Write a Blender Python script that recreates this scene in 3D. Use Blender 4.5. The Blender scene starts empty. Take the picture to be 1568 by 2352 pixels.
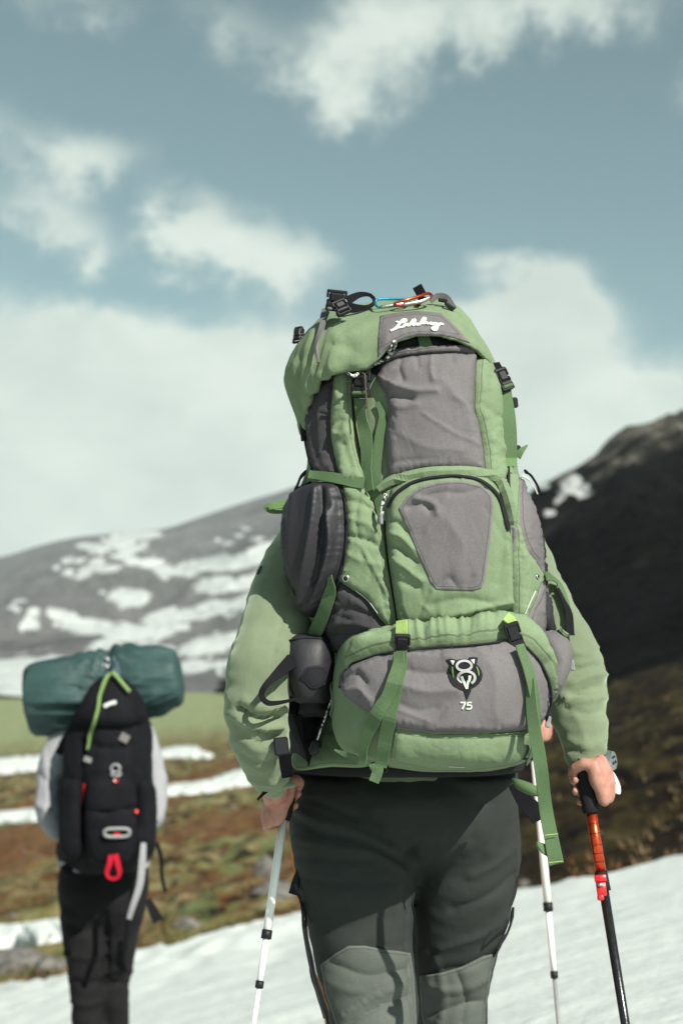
import bpy, bmesh, math, random
import numpy as np
from mathutils import Vector, Matrix, noise
from mathutils.bvhtree import BVHTree
from mathutils.geometry import delaunay_2d_cdt

random.seed(7)
SC = bpy.context.scene
COL = SC.collection
R = math.radians

# ------------------------------------------------------------------ camera
F, CX, CY = 3266.67, 784.0, 1176.0          # measuring units of the sketch: focal length and picture centre
PITCH = math.atan((1511 - CY) / F)
CAMZ = 1.25
cam_d = bpy.data.cameras.new("camera")
cam_d.sensor_fit = 'VERTICAL'
cam_d.sensor_height = 36.0
cam_d.sensor_width = 24.0
cam_d.lens = 50.0
cam_d.clip_start = 0.05
cam_d.clip_end = 20000
cam_d.dof.use_dof = True
cam_d.dof.focus_distance = 2.36
cam_d.dof.aperture_fstop = 4.0
cam = bpy.data.objects.new("camera", cam_d)
COL.objects.link(cam)
cam.location = (0, 0, CAMZ)
cam.rotation_euler = (math.pi / 2 + PITCH, 0, 0)
SC.camera = cam

# ------------------------------------------------------------------ sun and sky
SUN_AZ, SUN_EL = R(35), R(40)               # azimuth: to the right of straight behind the camera
to_sun = Vector((math.sin(SUN_AZ) * math.cos(SUN_EL), -math.cos(SUN_AZ) * math.cos(SUN_EL), math.sin(SUN_EL)))
sun_d = bpy.data.lights.new("sun", 'SUN')
sun_d.energy = 5.0
sun_d.angle = R(0.5)
sun_d.color = (1.0, 0.965, 0.89)
sun = bpy.data.objects.new("sun", sun_d)
COL.objects.link(sun)
sun.rotation_euler = to_sun.to_track_quat('Z', 'Y').to_euler()
sun.location = (3, -4, 8)

SC.view_settings.view_transform = 'Standard'
SC.view_settings.look = 'None'
SC.view_settings.exposure = 0.62
SC.view_settings.gamma = 1.0
SC.view_settings.use_curve_mapping = False

world = bpy.data.worlds.new("World")
SC.world = world
world.use_nodes = True


class NT:
    """small node-tree writer"""
    def __init__(self, tree):
        self.t = tree
        tree.nodes.clear()

    def n(self, kind, **kw):
        nd = self.t.nodes.new(kind)
        for k, v in kw.items():
            if k.startswith('i_'):
                key = k[2:]
                key = int(key) if key.isdigit() else key.replace('_', ' ')
                self.set(nd, key, v)
            else:
                setattr(nd, k, v)
        return nd

    def set(self, nd, key, v):
        s = nd.inputs[key]
        if isinstance(v, bpy.types.NodeSocket):
            self.t.links.new(v, s)
        elif isinstance(v, bpy.types.Node):
            self.t.links.new(v.outputs[0], s)
        else:
            s.default_value = v

    def m(self, op, a, b=0.0, c=0.0, clamp=False):
        nd = self.t.nodes.new('ShaderNodeMath')
        nd.operation = op
        nd.use_clamp = clamp
        for i, v in enumerate((a, b, c)):
            self.set(nd, i, v)
        return nd.outputs[0]

    def vm(self, op, a, b=(0, 0, 0), out=0):
        nd = self.t.nodes.new('ShaderNodeVectorMath')
        nd.operation = op
        self.set(nd, 0, a)
        self.set(nd, 1, b)
        return nd.outputs[out]

    def mix(self, fac, a, b, mode='MIX'):
        nd = self.t.nodes.new('ShaderNodeMix')
        nd.data_type = 'RGBA'
        nd.blend_type = mode
        self.set(nd, 0, fac)
        for k, v in ((6, a), (7, b)):
            if isinstance(v, tuple) and len(v) == 3:
                v = v + (1,)
            self.set(nd, k, v)
        return nd.outputs[2]

    def ss(self, x, lo, hi):
        nd = self.t.nodes.new('ShaderNodeMapRange')
        nd.interpolation_type = 'SMOOTHSTEP'
        self.set(nd, 0, x)
        nd.inputs[1].default_value = lo
        nd.inputs[2].default_value = hi
        return nd.outputs[0]

    def noise(self, vec, scale, detail=4, rough=0.55, dist=0.0):
        nd = self.t.nodes.new('ShaderNodeTexNoise')
        self.set(nd, 'Vector', vec)
        nd.inputs['Scale'].default_value = scale
        nd.inputs['Detail'].default_value = detail
        nd.inputs['Roughness'].default_value = rough
        nd.inputs['Distortion'].default_value = dist
        return nd.outputs[0]

    def ramp(self, fac, stops):
        nd = self.t.nodes.new('ShaderNodeValToRGB')
        self.set(nd, 0, fac)
        el = nd.color_ramp.elements
        while len(el) < len(stops):
            el.new(0.5)
        for e, (p, c) in zip(el, stops):
            e.position = p
            e.color = tuple(c) + (1,)
        return nd.outputs[0]


def build_sky():
    w = NT(world.node_tree)
    sky = w.n('ShaderNodeTexSky', sky_type='NISHITA')
    sky.sun_disc = False
    sky.sun_elevation = SUN_EL
    sky.sun_rotation = math.pi - SUN_AZ
    sky.altitude = 900
    sky.air_density = 1.0
    sky.dust_density = 0.8
    sky.ozone_density = 1.4
    tc = w.n('ShaderNodeTexCoord')
    d = tc.outputs['Generated']
    sep = w.n('ShaderNodeSeparateXYZ', i_0=d)
    x, y, z = sep.outputs
    # compass bearing and height angle of the looking direction
    az = w.m('ARCTAN2', x, y)
    el = w.m('ARCSINE', z)
    # broad clouds: a layer of soft cumulus over the whole sky
    n_big = w.noise(w.vm('MULTIPLY', d, (1.0, 1.0, 2.3)), 3.1, 3, 0.5, 0.3)
    n_mid = w.noise(w.vm('MULTIPLY', d, (1.0, 1.0, 1.7)), 11.0, 6, 0.55, 0.2)
    n_fin = w.noise(d, 34.0, 6, 0.65)
    az2 = w.m('ADD', az, w.m('MULTIPLY', w.m('SUBTRACT', n_mid, 0.5), 0.10))
    el2 = w.m('ADD', el, w.m('MULTIPLY', w.m('SUBTRACT', n_fin, 0.5), 0.055))
    dirv = w.n('ShaderNodeCombineXYZ', i_0=az2, i_1=el2).outputs[0]
    acc = None

    def puff(px, py, rx, ry, amp):
        nonlocal acc
        a = math.atan((px - CX) / F)
        e = math.atan((CY - py) / F) + PITCH
        ka, ke = F / rx, F / ry
        q = w.t.nodes.new('ShaderNodeVectorMath')
        q.operation = 'MULTIPLY_ADD'
        w.set(q, 0, dirv)
        q.inputs[1].default_value = (ka, ke, 0)
        q.inputs[2].default_value = (-a * ka, -e * ke, 0)
        r2 = w.vm('DOT_PRODUCT', q.outputs[0], q.outputs[0], 1)
        acc = w.m('MULTIPLY_ADD', w.m('POWER', 0.36788, r2), amp, 0.0 if acc is None else acc)
    for p in CLOUDS:
        puff(*p)
    # out of view the broken cumulus is made sparser, to weaken the fill light
    far = w.ss(w.m('ABSOLUTE', az), 0.30, 0.55)
    high = w.ss(el, 0.52, 0.75)
    out = w.m('MAXIMUM', far, high)
    gen = w.m('MULTIPLY', w.ss(n_big, 0.56, 0.74), 0.8)
    lowbank = w.m('MULTIPLY', w.m('SUBTRACT', 1.0, w.ss(el, 0.02, 0.10)), 0.5)
    gen = w.m('MAXIMUM', gen, lowbank)
    dens = w.m('ADD', w.m('MULTIPLY', acc, w.m('SUBTRACT', 1.0, out)), w.m('MULTIPLY', gen, out))
    tex = w.m('ADD', w.m('MULTIPLY', w.m('SUBTRACT', n_mid, 0.5), 0.9), w.m('MULTIPLY', w.m('SUBTRACT', n_fin, 0.5), 0.95))
    dens = w.m('ADD', dens, w.m('MULTIPLY', tex, w.ss(dens, 0.05, 0.5)))
    cl = w.ss(dens, 0.10, 0.82)
    # hazy summer air: the clear sky is a little greyed
    grey = w.n('ShaderNodeHueSaturation', i_Saturation=0.54, i_Value=1.0, i_Color=sky.outputs[0])
    base = w.mix(1.0, grey.outputs[0], SKY_TINT, 'MULTIPLY')
    lit = w.ss(n_mid, 0.25, 0.75)
    cloud = w.mix(lit, CLOUD_LO, CLOUD_HI)
    col = w.mix(w.m('MULTIPLY', cl, 0.93), base, cloud)
    bg = w.n('ShaderNodeBackground', i_Color=col, i_Strength=SKY_STRENGTH)
    o = w.n('ShaderNodeOutputWorld', i_Surface=bg)


SKY_STRENGTH = 0.056
SKY_TINT = (0.93, 1.24, 1.08)
CLOUD_LO = (7.6, 8.7, 8.0)
CLOUD_HI = (9.6, 10.6, 9.6)
# soft cloud heads: bearing/height given where they stand in the measuring sketch, size, density
CLOUDS = [
    (150, 30, 150, 70, 0.35), (480, 60, 130, 90, 0.39), (860, 60, 150, 110, 0.50), (840, 200, 120, 110, 0.42),
    (680, 140, 140, 80, 0.31), (1060, 40, 200, 90, 0.35), (1350, 40, 260, 90, 0.48), (820, 280, 90, 60, 0.19),
    (1080, 130, 90, 50, 0.23),
    (170, 385, 150, 65, 0.72), (60, 500, 130, 60, 0.42), (160, 560, 110, 55, 0.45), (230, 610, 80, 50, 0.25),
    (430, 500, 75, 70, 0.55), (530, 560, 150, 80, 0.6), (660, 620, 130, 75, 0.45), (760, 580, 60, 50, 0.2),
    (200, 812, 150, 80, 1.3), (60, 900, 200, 110, 1.2), (330, 920, 200, 110, 1.3), (560, 850, 130, 80, 1.2),
    (640, 960, 200, 190, 0.9), (150, 1090, 380, 160, 1.0), (520, 1080, 250, 110, 0.7), (880, 1000, 220, 160, 0.8),
    (1215, 680, 95, 80, 1.2), (1310, 760, 115, 100, 1.1), (1130, 760, 110, 110, 0.6), (1250, 920, 190, 120, 0.9),
    (1450, 960, 170, 80, 0.9), (1300, 1050, 260, 110, 1.0), (1560, 980, 130, 80, 0.9), (1060, 900, 160, 200, 0.7),
    (0, 1190, 260, 110, 0.9), (300, 1170, 260, 90, 0.6), (-200, 1150, 260, 140, 0.9),
    (-200, 900, 240, 240, 0.9), (1750, 980, 220, 160, 0.8), (-150, 300, 160, 90, 0.5), (1750, 250, 150, 90, 0.5),
]
build_sky()
world.cycles.sampling_method = "MANUAL"
world.cycles.sample_map_resolution = 256

# ------------------------------------------------------------------ measuring helpers
CS, SN = math.cos(PITCH), math.sin(PITCH)
CAMV = Vector((0, 0, CAMZ))


def ray(px, py):
    u = (CY - py) / F
    return Vector(((px - CX) / F, CS - u * SN, SN + u * CS))


YOFF = 0.0


def W0(px, py, Y):
    d = ray(px, py)
    return CAMV + d * (Y / d.y)


def W(px, py, Y):
    """the point of the place seen at sketch position (px, py) that stands Y metres away"""
    return W0(px, py, Y + YOFF)


def proj(v):
    p = v - CAMV
    fwd = p.y * CS + p.z * SN
    up = -p.y * SN + p.z * CS
    return CX + F * p.x / fwd, CY - F * up / fwd


def projN(a):
    p = a - np.array([0, 0, CAMZ])
    fwd = p[:, 1] * CS + p[:, 2] * SN
    up = -p[:, 1] * SN + p[:, 2] * CS
    return CX + F * p[:, 0] / fwd, CY - F * up / fwd


ORG = {}


def tag(o, label=None, cat=None, group=None, kind=None):
    if label: o['label'] = label
    if cat: o['category'] = cat
    if group: o['group'] = group
    if kind: o['kind'] = kind
    return o


def empty(name, loc, label, cat, group=None):
    o = bpy.data.objects.new(name, None)
    o.empty_display_size = 0.1
    o.location = loc
    COL.objects.link(o)
    ORG[o] = Vector(loc)
    return tag(o, label, cat, group)


def mk(name, verts, faces, mat, parent=None, smooth=True, origin=None):
    me = bpy.data.meshes.new(name)
    o = bpy.data.objects.new(name, me)
    if parent is not None:
        org = ORG[parent]
    else:
        org = Vector(origin) if origin is not None else Vector((0, 0, 0))
    me.from_pydata([tuple(Vector(v) - org) for v in verts], [], faces)
    me.validate()
    if smooth:
        me.polygons.foreach_set('use_smooth', [True] * len(me.polygons))
    me.materials.append(mat)
    COL.objects.link(o)
    if parent is not None:
        o.parent = parent
    else:
        o.location = org
    ORG[o] = org
    return o


def bvh_of(*objs):
    vs, fs = [], []
    for o in objs:
        b = len(vs)
        org = ORG[o]
        vs += [v.co + org for v in o.data.vertices]
        fs += [[i + b for i in p.vertices] for p in o.data.polygons]
    return BVHTree.FromPolygons(vs, fs)


def cast(px, py, bvhs, yref=2.45):
    d = ray(px, py).normalized()
    best = None
    for b in bvhs:
        h = b.ray_cast(CAMV, d)
        if h[0] is not None and (best is None or h[3] < best[3]):
            best = h
    if best is None:
        q = W(px, py, yref)
        for b in bvhs:
            h = b.find_nearest(q)
            if best is None or h[3] < best[3]:
                best = h
        n = best[1]
        return best[0], (n if n.dot(d) < 0 else -n), False
    n = best[1]
    return best[0], (n if n.dot(d) < 0 else -n), True


def crom(pts, seg, closed=False):
    """Catmull-Rom through points (tuples of any length); about seg units between samples"""
    P = [np.array(p, float) for p in pts]
    n = len(P)
    out = []
    rng = range(n) if closed else range(n - 1)
    for i in rng:
        p1, p2 = P[i], P[(i + 1) % n]
        p0 = P[i - 1] if (closed or i > 0) else 2 * p1 - p2
        p3 = P[(i + 2) % n] if (closed or i + 2 < n) else 2 * p2 - p1
        k = max(1, int(np.linalg.norm((p2 - p1)[:2]) / seg + 0.5)) if seg else 8
        for j in range(k):
            t = j / k
            out.append(0.5 * ((2 * p1) + (-p0 + p2) * t + (2 * p0 - 5 * p1 + 4 * p2 - p3) * t * t + (-p0 + 3 * p1 - 3 * p2 + p3) * t ** 3))
    if not closed:
        out.append(P[-1])
    return out


def linres(pts, seg, closed=True):
    out = []
    n = len(pts)
    for i in range(n if closed else n - 1):
        a, b = np.array(pts[i], float), np.array(pts[(i + 1) % n], float)
        k = max(1, int(np.linalg.norm((b - a)[:2]) / seg + 0.5))
        for j in range(k):
            out.append(a + (b - a) * j / k)
    if not closed:
        out.append(np.array(pts[-1], float))
    return out


def dist_poly(X, Y, pts, closed):
    """distance of many points to a polyline"""
    P = np.array([p[:2] for p in pts], float)
    n = len(P)
    best = np.full(X.shape, 1e9)
    for i in range(n if closed else n - 1):
        a, b = P[i], P[(i + 1) % n]
        ab = b - a
        L = max(1e-9, ab @ ab)
        t = np.clip(((X - a[0]) * ab[0] + (Y - a[1]) * ab[1]) / L, 0, 1)
        best = np.minimum(best, (X - a[0] - t * ab[0]) ** 2 + (Y - a[1] - t * ab[1]) ** 2)
    return np.sqrt(best)


def inside(X, Y, pts):
    P = np.array([p[:2] for p in pts], float)
    res = np.zeros(X.shape, bool)
    n = len(P)
    j = n - 1
    for i in range(n):
        xi, yi = P[i]
        xj, yj = P[j]
        c = ((yi > Y) != (yj > Y)) & (X < (xj - xi) * (Y - yi) / (yj - yi + 1e-12) + xi)
        res ^= c
        j = i
    return res


def wrinkle(X, Y, wr):
    d = np.zeros(X.shape)
    for pts, wd, amp in wr:
        q = crom(pts, 10) if len(pts) > 2 else [np.array(p, float) for p in pts]
        L = len(q)
        dd = dist_poly(X, Y, q, False)
        d += amp * (0.45 * np.exp(-(dd / wd) ** 2) + 0.75 * np.exp(-dd / (0.55 * wd)))
    return d


def puckers(ol, seed, gap=13, ln=(10, 30), amp=0.0016, nlong=6, longamp=0.0028):
    """creases that run inwards from a sewn edge, and a few long tension folds"""
    rg = random.Random(seed)
    A = np.array([p[:2] for p in ol])
    c = A.mean(0)
    n = len(A)
    size = np.ptp(A, axis=0).min()
    out = []
    per = np.linalg.norm(np.roll(A, -1, 0) - A, axis=1)
    cum = np.cumsum(per)
    pos = 0.0
    while pos < cum[-1]:
        pos += rg.uniform(gap * .5, gap * 1.6)
        i = int(np.searchsorted(cum, min(pos, cum[-1] - 1e-6)))
        p = A[i]
        t = A[(i + 1) % n] - A[i - 1]
        L = np.linalg.norm(t)
        if L < 1e-6:
            continue
        nm = np.array([-t[1], t[0]]) / L
        if nm @ (c - p) < 0:
            nm = -nm
        a = rg.uniform(-.6, .6)
        nm = np.array([nm[0] * math.cos(a) - nm[1] * math.sin(a), nm[0] * math.sin(a) + nm[1] * math.cos(a)])
        l = min(rg.uniform(*ln), size * .5)
        out.append(([tuple(p), tuple(p + nm * l)], rg.uniform(1.8, 3.4), rg.choice([-1, -1, 1]) * amp * rg.uniform(.5, 1.3)))
    for k in range(nlong):
        p, q = A[rg.randrange(n)], A[rg.randrange(n)]
        a, b = rg.uniform(0, .3), rg.uniform(.4, .75)
        p2, q2 = p + (q - p) * a, p + (q - p) * b
        m = (p2 + q2) / 2 + np.array([rg.uniform(-9, 9), rg.uniform(-9, 9)])
        out.append(([tuple(p2), tuple(m), tuple(q2)], rg.uniform(3, 6), rg.choice([-1, 1]) * longamp * rg.uniform(.4, 1.1)))
    return out


def vnormals(verts, faces):
    V = np.array([tuple(v) for v in verts])
    N = np.zeros_like(V)
    for f in faces:
        a, b, c = V[f[0]], V[f[1]], V[f[2]]
        n = np.cross(b - a, c - a)
        for i in f:
            N[i] += n
    ln = np.linalg.norm(N, axis=1)
    ln[ln == 0] = 1
    return N / ln[:, None]


def fbm(v, sc, oc=3):
    return noise.fractal(Vector(v) * sc, 1.0, 2.0, oc)


def patch(name, outline, mat, parent, bvhs, off=0.002, puff=0.0, pw=22, step=6, wr=(), rim=0.006, smooth=True,
          nz=None, yref=2.45, shape=None, crease=None):
    """a sewn panel: follows the surface under it, stands off by `off`, is padded by `puff`, has a turned-in rim"""
    ol = crom(outline, step, True) if smooth else linres(outline, step, True)
    ol = [p[:2] for p in ol]
    A = np.array(ol)
    x0, y0 = A.min(0)
    x1, y1 = A.max(0)
    gx, gy = np.meshgrid(np.arange(x0 + step * .5, x1, step), np.arange(y0 + step * .5, y1, step))
    gx = gx + (np.arange(gx.shape[0]) % 2)[:, None] * step * .5
    gx, gy = gx.ravel(), gy.ravel()
    ok = inside(gx, gy, ol)
    gx, gy = gx[ok], gy[ok]
    ok = dist_poly(gx, gy, ol, True) > step * .55
    pts = [Vector(p) for p in ol] + [Vector((a, b)) for a, b in zip(gx[ok], gy[ok])]
    n = len(ol)
    vs, es, fs, *_ = delaunay_2d_cdt(pts, [(i, (i + 1) % n) for i in range(n)], [list(range(n))], 1, 1e-4)
    P = np.array([tuple(v) for v in vs])
    X, Y = P[:, 0], P[:, 1]
    pos = [cast(a, b, bvhs, yref)[0] for a, b in zip(X, Y)]
    V = np.array([tuple(v) for v in pos])
    # face the camera side
    faces = []
    for f in fs:
        f = list(f)
        a, b, c = V[f[0]], V[f[1]], V[f[2]]
        nrm = np.cross(b - a, c - a)
        if nrm @ (a - np.array(CAMV)) > 0:
            f.reverse()
        faces.append(f)
    N = vnormals(V, faces)
    d = dist_poly(X, Y, ol, True)
    k = 1 - (1 - np.clip(d / pw, 0, 1)) ** 2
    disp = off + puff * k
    if crease is None:
        crease = 1.0 if (puff >= 0.004 and yref < 3) else 0.0
    if crease:
        disp = disp + crease * wrinkle(X, Y, puckers(ol, sum(map(ord, name)) + int(x0 + y0))) * (0.35 + 0.65 * np.clip(d / 8, 0, 1))
    if wr:
        disp = disp + wrinkle(X, Y, wr) * (0.25 + 0.75 * np.clip(d / 14, 0, 1))
    if nz:
        amp, sc = nz
        disp = disp + amp * np.array([fbm(v, sc) for v in V]) * np.clip(d / 12, 0, 1)
    if shape:
        disp = disp + shape(X, Y, d)
    V2 = V + N * disp[:, None]
    verts = [tuple(v) for v in V2]
    # rim
    cnt = {}
    for f in faces:
        for i in range(len(f)):
            e = (f[i], f[(i + 1) % len(f)])
            cnt[e] = 1
    bd = [e for e in cnt if (e[1], e[0]) not in cnt]
    mp = {}
    for e in bd:
        for i in e:
            if i not in mp:
                mp[i] = len(verts)
                verts.append(tuple(V[i] - N[i] * rim))
    for a, b in bd:
        faces.append([b, a, mp[a], mp[b]])
    o = mk(name, verts, faces, mat, parent)
    at = o.data.attributes.new('edge', 'FLOAT', 'POINT')
    ev = np.zeros(len(verts))
    ev[:len(d)] = d + 1.0
    at.data.foreach_set('value', ev)
    return o


def frames(path, normals):
    n = len(path)
    T = []
    for i in range(n):
        a, b = path[max(0, i - 1)], path[min(n - 1, i + 1)]
        t = (b - a)
        T.append(t.normalized() if t.length > 1e-9 else Vector((0, 0, -1)))
    out = []
    for i in range(n):
        nn = normals[i]
        lat = T[i].cross(nn)
        lat = lat.normalized() if lat.length > 1e-6 else Vector((1, 0, 0))
        out.append((T[i], lat, lat.cross(T[i]).normalized()))
    return out


def path_on(pts, bvhs, seg=7, off=0.004, taut=6, yref=2.45, curve=True):
    """pts: (px, py[, Y[, dY]]). Points without Y lie on the surface; with Y they hang free there"""
    free = any(len(p) > 2 and p[2] is not None for p in pts)
    allfree = all(len(p) > 2 and p[2] is not None for p in pts)
    if free:
        q = []
        for p in pts:
            if len(p) > 2 and p[2] is not None:
                q.append((p[0], p[1], p[2] + YOFF))
            else:
                c = cast(p[0], p[1], bvhs, yref)
                q.append((p[0], p[1], c[0].y - off))
        s = crom(q, seg) if curve else linres(q, seg, False)
        path = [W0(a, b, c) for a, b, c in s]
        nm = [-(p - CAMV).normalized() for p in path]
        return path, nm
    s = crom(pts, seg) if curve else linres(pts, seg, False)
    hits = [cast(p[0], p[1], bvhs, yref) for p in s]
    yy = np.array([h[0].y for h in hits])
    sm = yy.copy()
    for _ in range(taut):
        e = np.concatenate([[sm[0]], sm, [sm[-1]]])
        sm = np.minimum((e[:-2] + 2 * e[1:-1] + e[2:]) / 4, yy)
    path = [W0(p[0], p[1], y) for p, y in zip(s, sm)]
    nm = [h[1] for h in hits]
    for _ in range(5):
        nm = [(nm[max(0, i - 1)] + nm[i] * 2 + nm[min(len(nm) - 1, i + 1)]).normalized() for i in range(len(nm))]
    path = [p + n * off for p, n in zip(path, nm)]
    return path, nm


def ribbon(name, pts, width, mat, parent, bvhs=None, off=0.003, thick=0.0018, seg=7, twist=None, taut=6, yref=2.45,
           curve=True, camber=0.0):
    path, nm = path_on(pts, bvhs, seg, off, taut, yref, curve)
    n = len(path)
    fr = frames(path, nm)
    wlist = width if isinstance(width, (list, tuple)) else (width, width)
    V, Fc = [], []
    for i, (p, (t, lat, nn)) in enumerate(zip(path, fr)):
        u = i / max(1, n - 1)
        wpx = float(np.interp(u, np.linspace(0, 1, len(wlist)), wlist))
        if twist is not None:
            a = float(np.interp(u, np.linspace(0, 1, len(twist)), twist))
            rot = Matrix.Rotation(R(a), 3, t)
            lat2, n2 = rot @ lat, rot @ nn
        else:
            lat2, n2 = lat, nn
        hw = wpx * p.y / F / 2
        h = thick / 2
        for (a, b) in ((-1, -.7), (-.94, 1), (0, 1 + camber), (.94, 1), (1, -.7), (0, -1)):
            V.append(p + lat2 * hw * a + n2 * h * b)
    k = 6
    for i in range(n - 1):
        for j in range(k):
            a, b = i * k + j, i * k + (j + 1) % k
            Fc.append([a, b, b + k, a + k])
    Fc.append(list(range(k))[::-1])
    Fc.append([(n - 1) * k + j for j in range(k)])
    return mk(name, V, Fc, mat, parent, smooth=False)


def tubemesh(path, rad, nseg=8, cap=True, up=Vector((0, -1, 0.2))):
    n = len(path)
    V, Fc = [], []
    rl = rad if isinstance(rad, (list, tuple)) else [rad] * n
    prev = None
    for i in range(n):
        t = (path[min(n - 1, i + 1)] - path[max(0, i - 1)])
        t = t.normalized() if t.length > 1e-9 else Vector((0, 0, 1))
        if prev is None:
            a = up.cross(t)
            if a.length < 1e-3:
                a = Vector((1, 0, 0)).cross(t)
        else:
            a = prev - t * prev.dot(t)
        a.normalize()
        prev = a
        b = t.cross(a)
        r = rl[i]
        rx, ry = r if isinstance(r, (list, tuple)) else (r, r)
        for j in range(nseg):
            w = 2 * math.pi * j / nseg
            V.append(path[i] + a * math.cos(w) * rx + b * math.sin(w) * ry)
    for i in range(n - 1):
        for j in range(nseg):
            Fc.append([i * nseg + j, i * nseg + (j + 1) % nseg, (i + 1) * nseg + (j + 1) % nseg, (i + 1) * nseg + j])
    if cap:
        Fc.append(list(range(nseg))[::-1])
        Fc.append([(n - 1) * nseg + j for j in range(nseg)])
    return V, Fc


def cord(name, pts, rpx, mat, parent, bvhs=None, off=0.003, seg=6, taut=3, yref=2.45, nseg=6, curve=True):
    path, nm = path_on(pts, bvhs, seg, off, taut, yref, curve)
    r = rpx * path[0].y / F
    V, Fc = tubemesh(path, r, nseg)
    return mk(name, V, Fc, mat, parent)


def hloft(rows, nth=64, nz=64, n=2.6, psi=0.0, yref='yb', cap=True, flat_front=False):
    """stack of rounded-box cross-sections. rows: (py, xl, xr, y_near, y_far)"""
    rows = crom([(r[0], 0) + tuple(r[1:]) for r in rows], max(2, (rows[-1][0] - rows[0][0]) / nz))
    V, Fc = [], []
    ca, sa = math.cos(psi), math.sin(psi)
    base = []
    for j in range(nth):
        a = 2 * math.pi * j / nth
        c, s = math.cos(a), math.sin(a)
        base.append((math.copysign(abs(c) ** (2 / n), c), math.copysign(abs(s) ** (2 / n), s)))
    for r in rows:
        py, _, xl, xr, yb, yf = r[:6]
        yc = (yb + yf) / 2
        zc = W(0, py, yb if yref == 'yb' else yc).z
        a0, a1 = W(xl, py, yc).x, W(xr, py, yc).x
        b = (yf - yb) / 2
        hw = (a1 - a0) / 2
        pts = []
        for (u, v) in base:
            x, y = hw * u, b * v
            pts.append((x * ca - y * sa, x * sa + y * ca))
        P = np.array(pts)
        P[:, 0] *= hw / max(1e-6, abs(P[:, 0]).max())
        P[:, 1] *= b / max(1e-6, abs(P[:, 1]).max())
        for x, y in P:
            V.append(Vector(((a0 + a1) / 2 + x, yc + YOFF + y, zc)))
    m = len(rows)
    for i in range(m - 1):
        for j in range(nth):
            a, b2 = i * nth + j, i * nth + (j + 1) % nth
            Fc.append([a, a + nth, b2 + nth, b2])
    if cap:
        Fc.append(list(range(nth)))
        Fc.append([(m - 1) * nth + j for j in range(nth)][::-1])
    return V, Fc


def ellipsoid(c, rx, ry, rz, rot=None, nu=16, nv=10):
    V, Fc = [], []
    for i in range(nv + 1):
        t = math.pi * i / nv
        for j in range(nu):
            a = 2 * math.pi * j / nu
            p = Vector((rx * math.sin(t) * math.cos(a), ry * math.sin(t) * math.sin(a), rz * math.cos(t)))
            if rot is not None:
                p = rot @ p
            V.append(Vector(c) + p)
    for i in range(nv):
        for j in range(nu):
            a, b = i * nu + j, i * nu + (j + 1) % nu
            Fc.append([a, a + nu, b + nu, b])
    return V, Fc


def ball_caps(path, rad, nseg=14):
    """tube with rounded ends"""
    V, Fc = tubemesh(path, rad, nseg)
    out = [(V, Fc)]
    for p, r in ((path[0], rad[0]), (path[-1], rad[-1])):
        rr = max(r) if isinstance(r, (list, tuple)) else r
        rm = min(r) if isinstance(r, (list, tuple)) else r
        out.append(ellipsoid(p, rm, rm, rm))
    return out


def fuse(parts, voxel, smooth=6, name="tmp"):
    vs, fs = [], []
    for V, Fc in parts:
        b = len(vs)
        vs += [tuple(v) for v in V]
        fs += [[i + b for i in f] for f in Fc]
    me = bpy.data.meshes.new(name)
    me.from_pydata(vs, [], fs)
    o = bpy.data.objects.new(name, me)
    COL.objects.link(o)
    md = o.modifiers.new('r', 'REMESH')
    md.mode = 'VOXEL'
    md.voxel_size = voxel
    sm = o.modifiers.new('s', 'SMOOTH')
    sm.factor = 0.5
    sm.iterations = smooth
    dg = bpy.context.evaluated_depsgraph_get()
    ev = o.evaluated_get(dg)
    m2 = bpy.data.meshes.new_from_object(ev)
    V = [v.co.copy() for v in m2.vertices]
    Fc = [list(p.vertices) for p in m2.polygons]
    N = [v.normal.copy() for v in m2.vertices]
    bpy.data.objects.remove(o)
    bpy.data.meshes.remove(me)
    bpy.data.meshes.remove(m2)
    return V, Fc, N


def folds(V, N, wr=(), nz=None):
    """press folds into cloth: listed creases on the camera side plus loose noise everywhere"""
    A = np.array([tuple(v) for v in V])
    M = np.array([tuple(v) for v in N])
    d = np.zeros(len(A))
    if wr:
        X, Y = projN(A)
        view = A - np.array([0, 0, CAMZ])
        view /= np.linalg.norm(view, axis=1)[:, None]
        fac = np.clip(-(view * M).sum(1) * 2.0 + 0.35, 0, 1)
        d += wrinkle(X, Y, wr) * fac
    if nz:
        for amp, sc in nz:
            scv = Vector(sc) if isinstance(sc, (tuple, list)) else Vector((sc, sc, sc))
            if amp < 0:      # sharp ridged creases
                d += amp * np.array([abs(noise.fractal(Vector((v[0] * scv.x, v[1] * scv.y, v[2] * scv.z)), 0.9, 2.1, 3)) for v in A])
            else:
                d += amp * np.array([noise.fractal(Vector((v[0] * scv.x, v[1] * scv.y, v[2] * scv.z)), 1.0, 2.0, 3) for v in A])
    return [Vector(v) for v in A + M * d[:, None]]


def boxv(cx, cy, cz, sx, sy, sz, bev=0.15, M=None):
    """bevelled block (24 corners)"""
    b = min(sx, sy, sz) * bev
    bm = bmesh.new()
    bmesh.ops.create_cube(bm, size=1.0)
    for v in bm.verts:
        v.co = Vector((v.co.x * sx, v.co.y * sy, v.co.z * sz))
    bmesh.ops.bevel(bm, geom=list(bm.edges), offset=b, segments=1, affect='EDGES')
    V = [v.co + Vector((cx, cy, cz)) for v in bm.verts]
    bm.verts.index_update()
    Fc = [[v.index for v in f.verts] for f in bm.faces]
    bm.free()
    if M is not None:
        V = [M @ v for v in V]
    return V, Fc


def join(*parts):
    vs, fs = [], []
    for V, Fc in parts:
        b = len(vs)
        vs += list(V)
        fs += [[i + b for i in f] for f in Fc]
    return vs, fs


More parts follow.
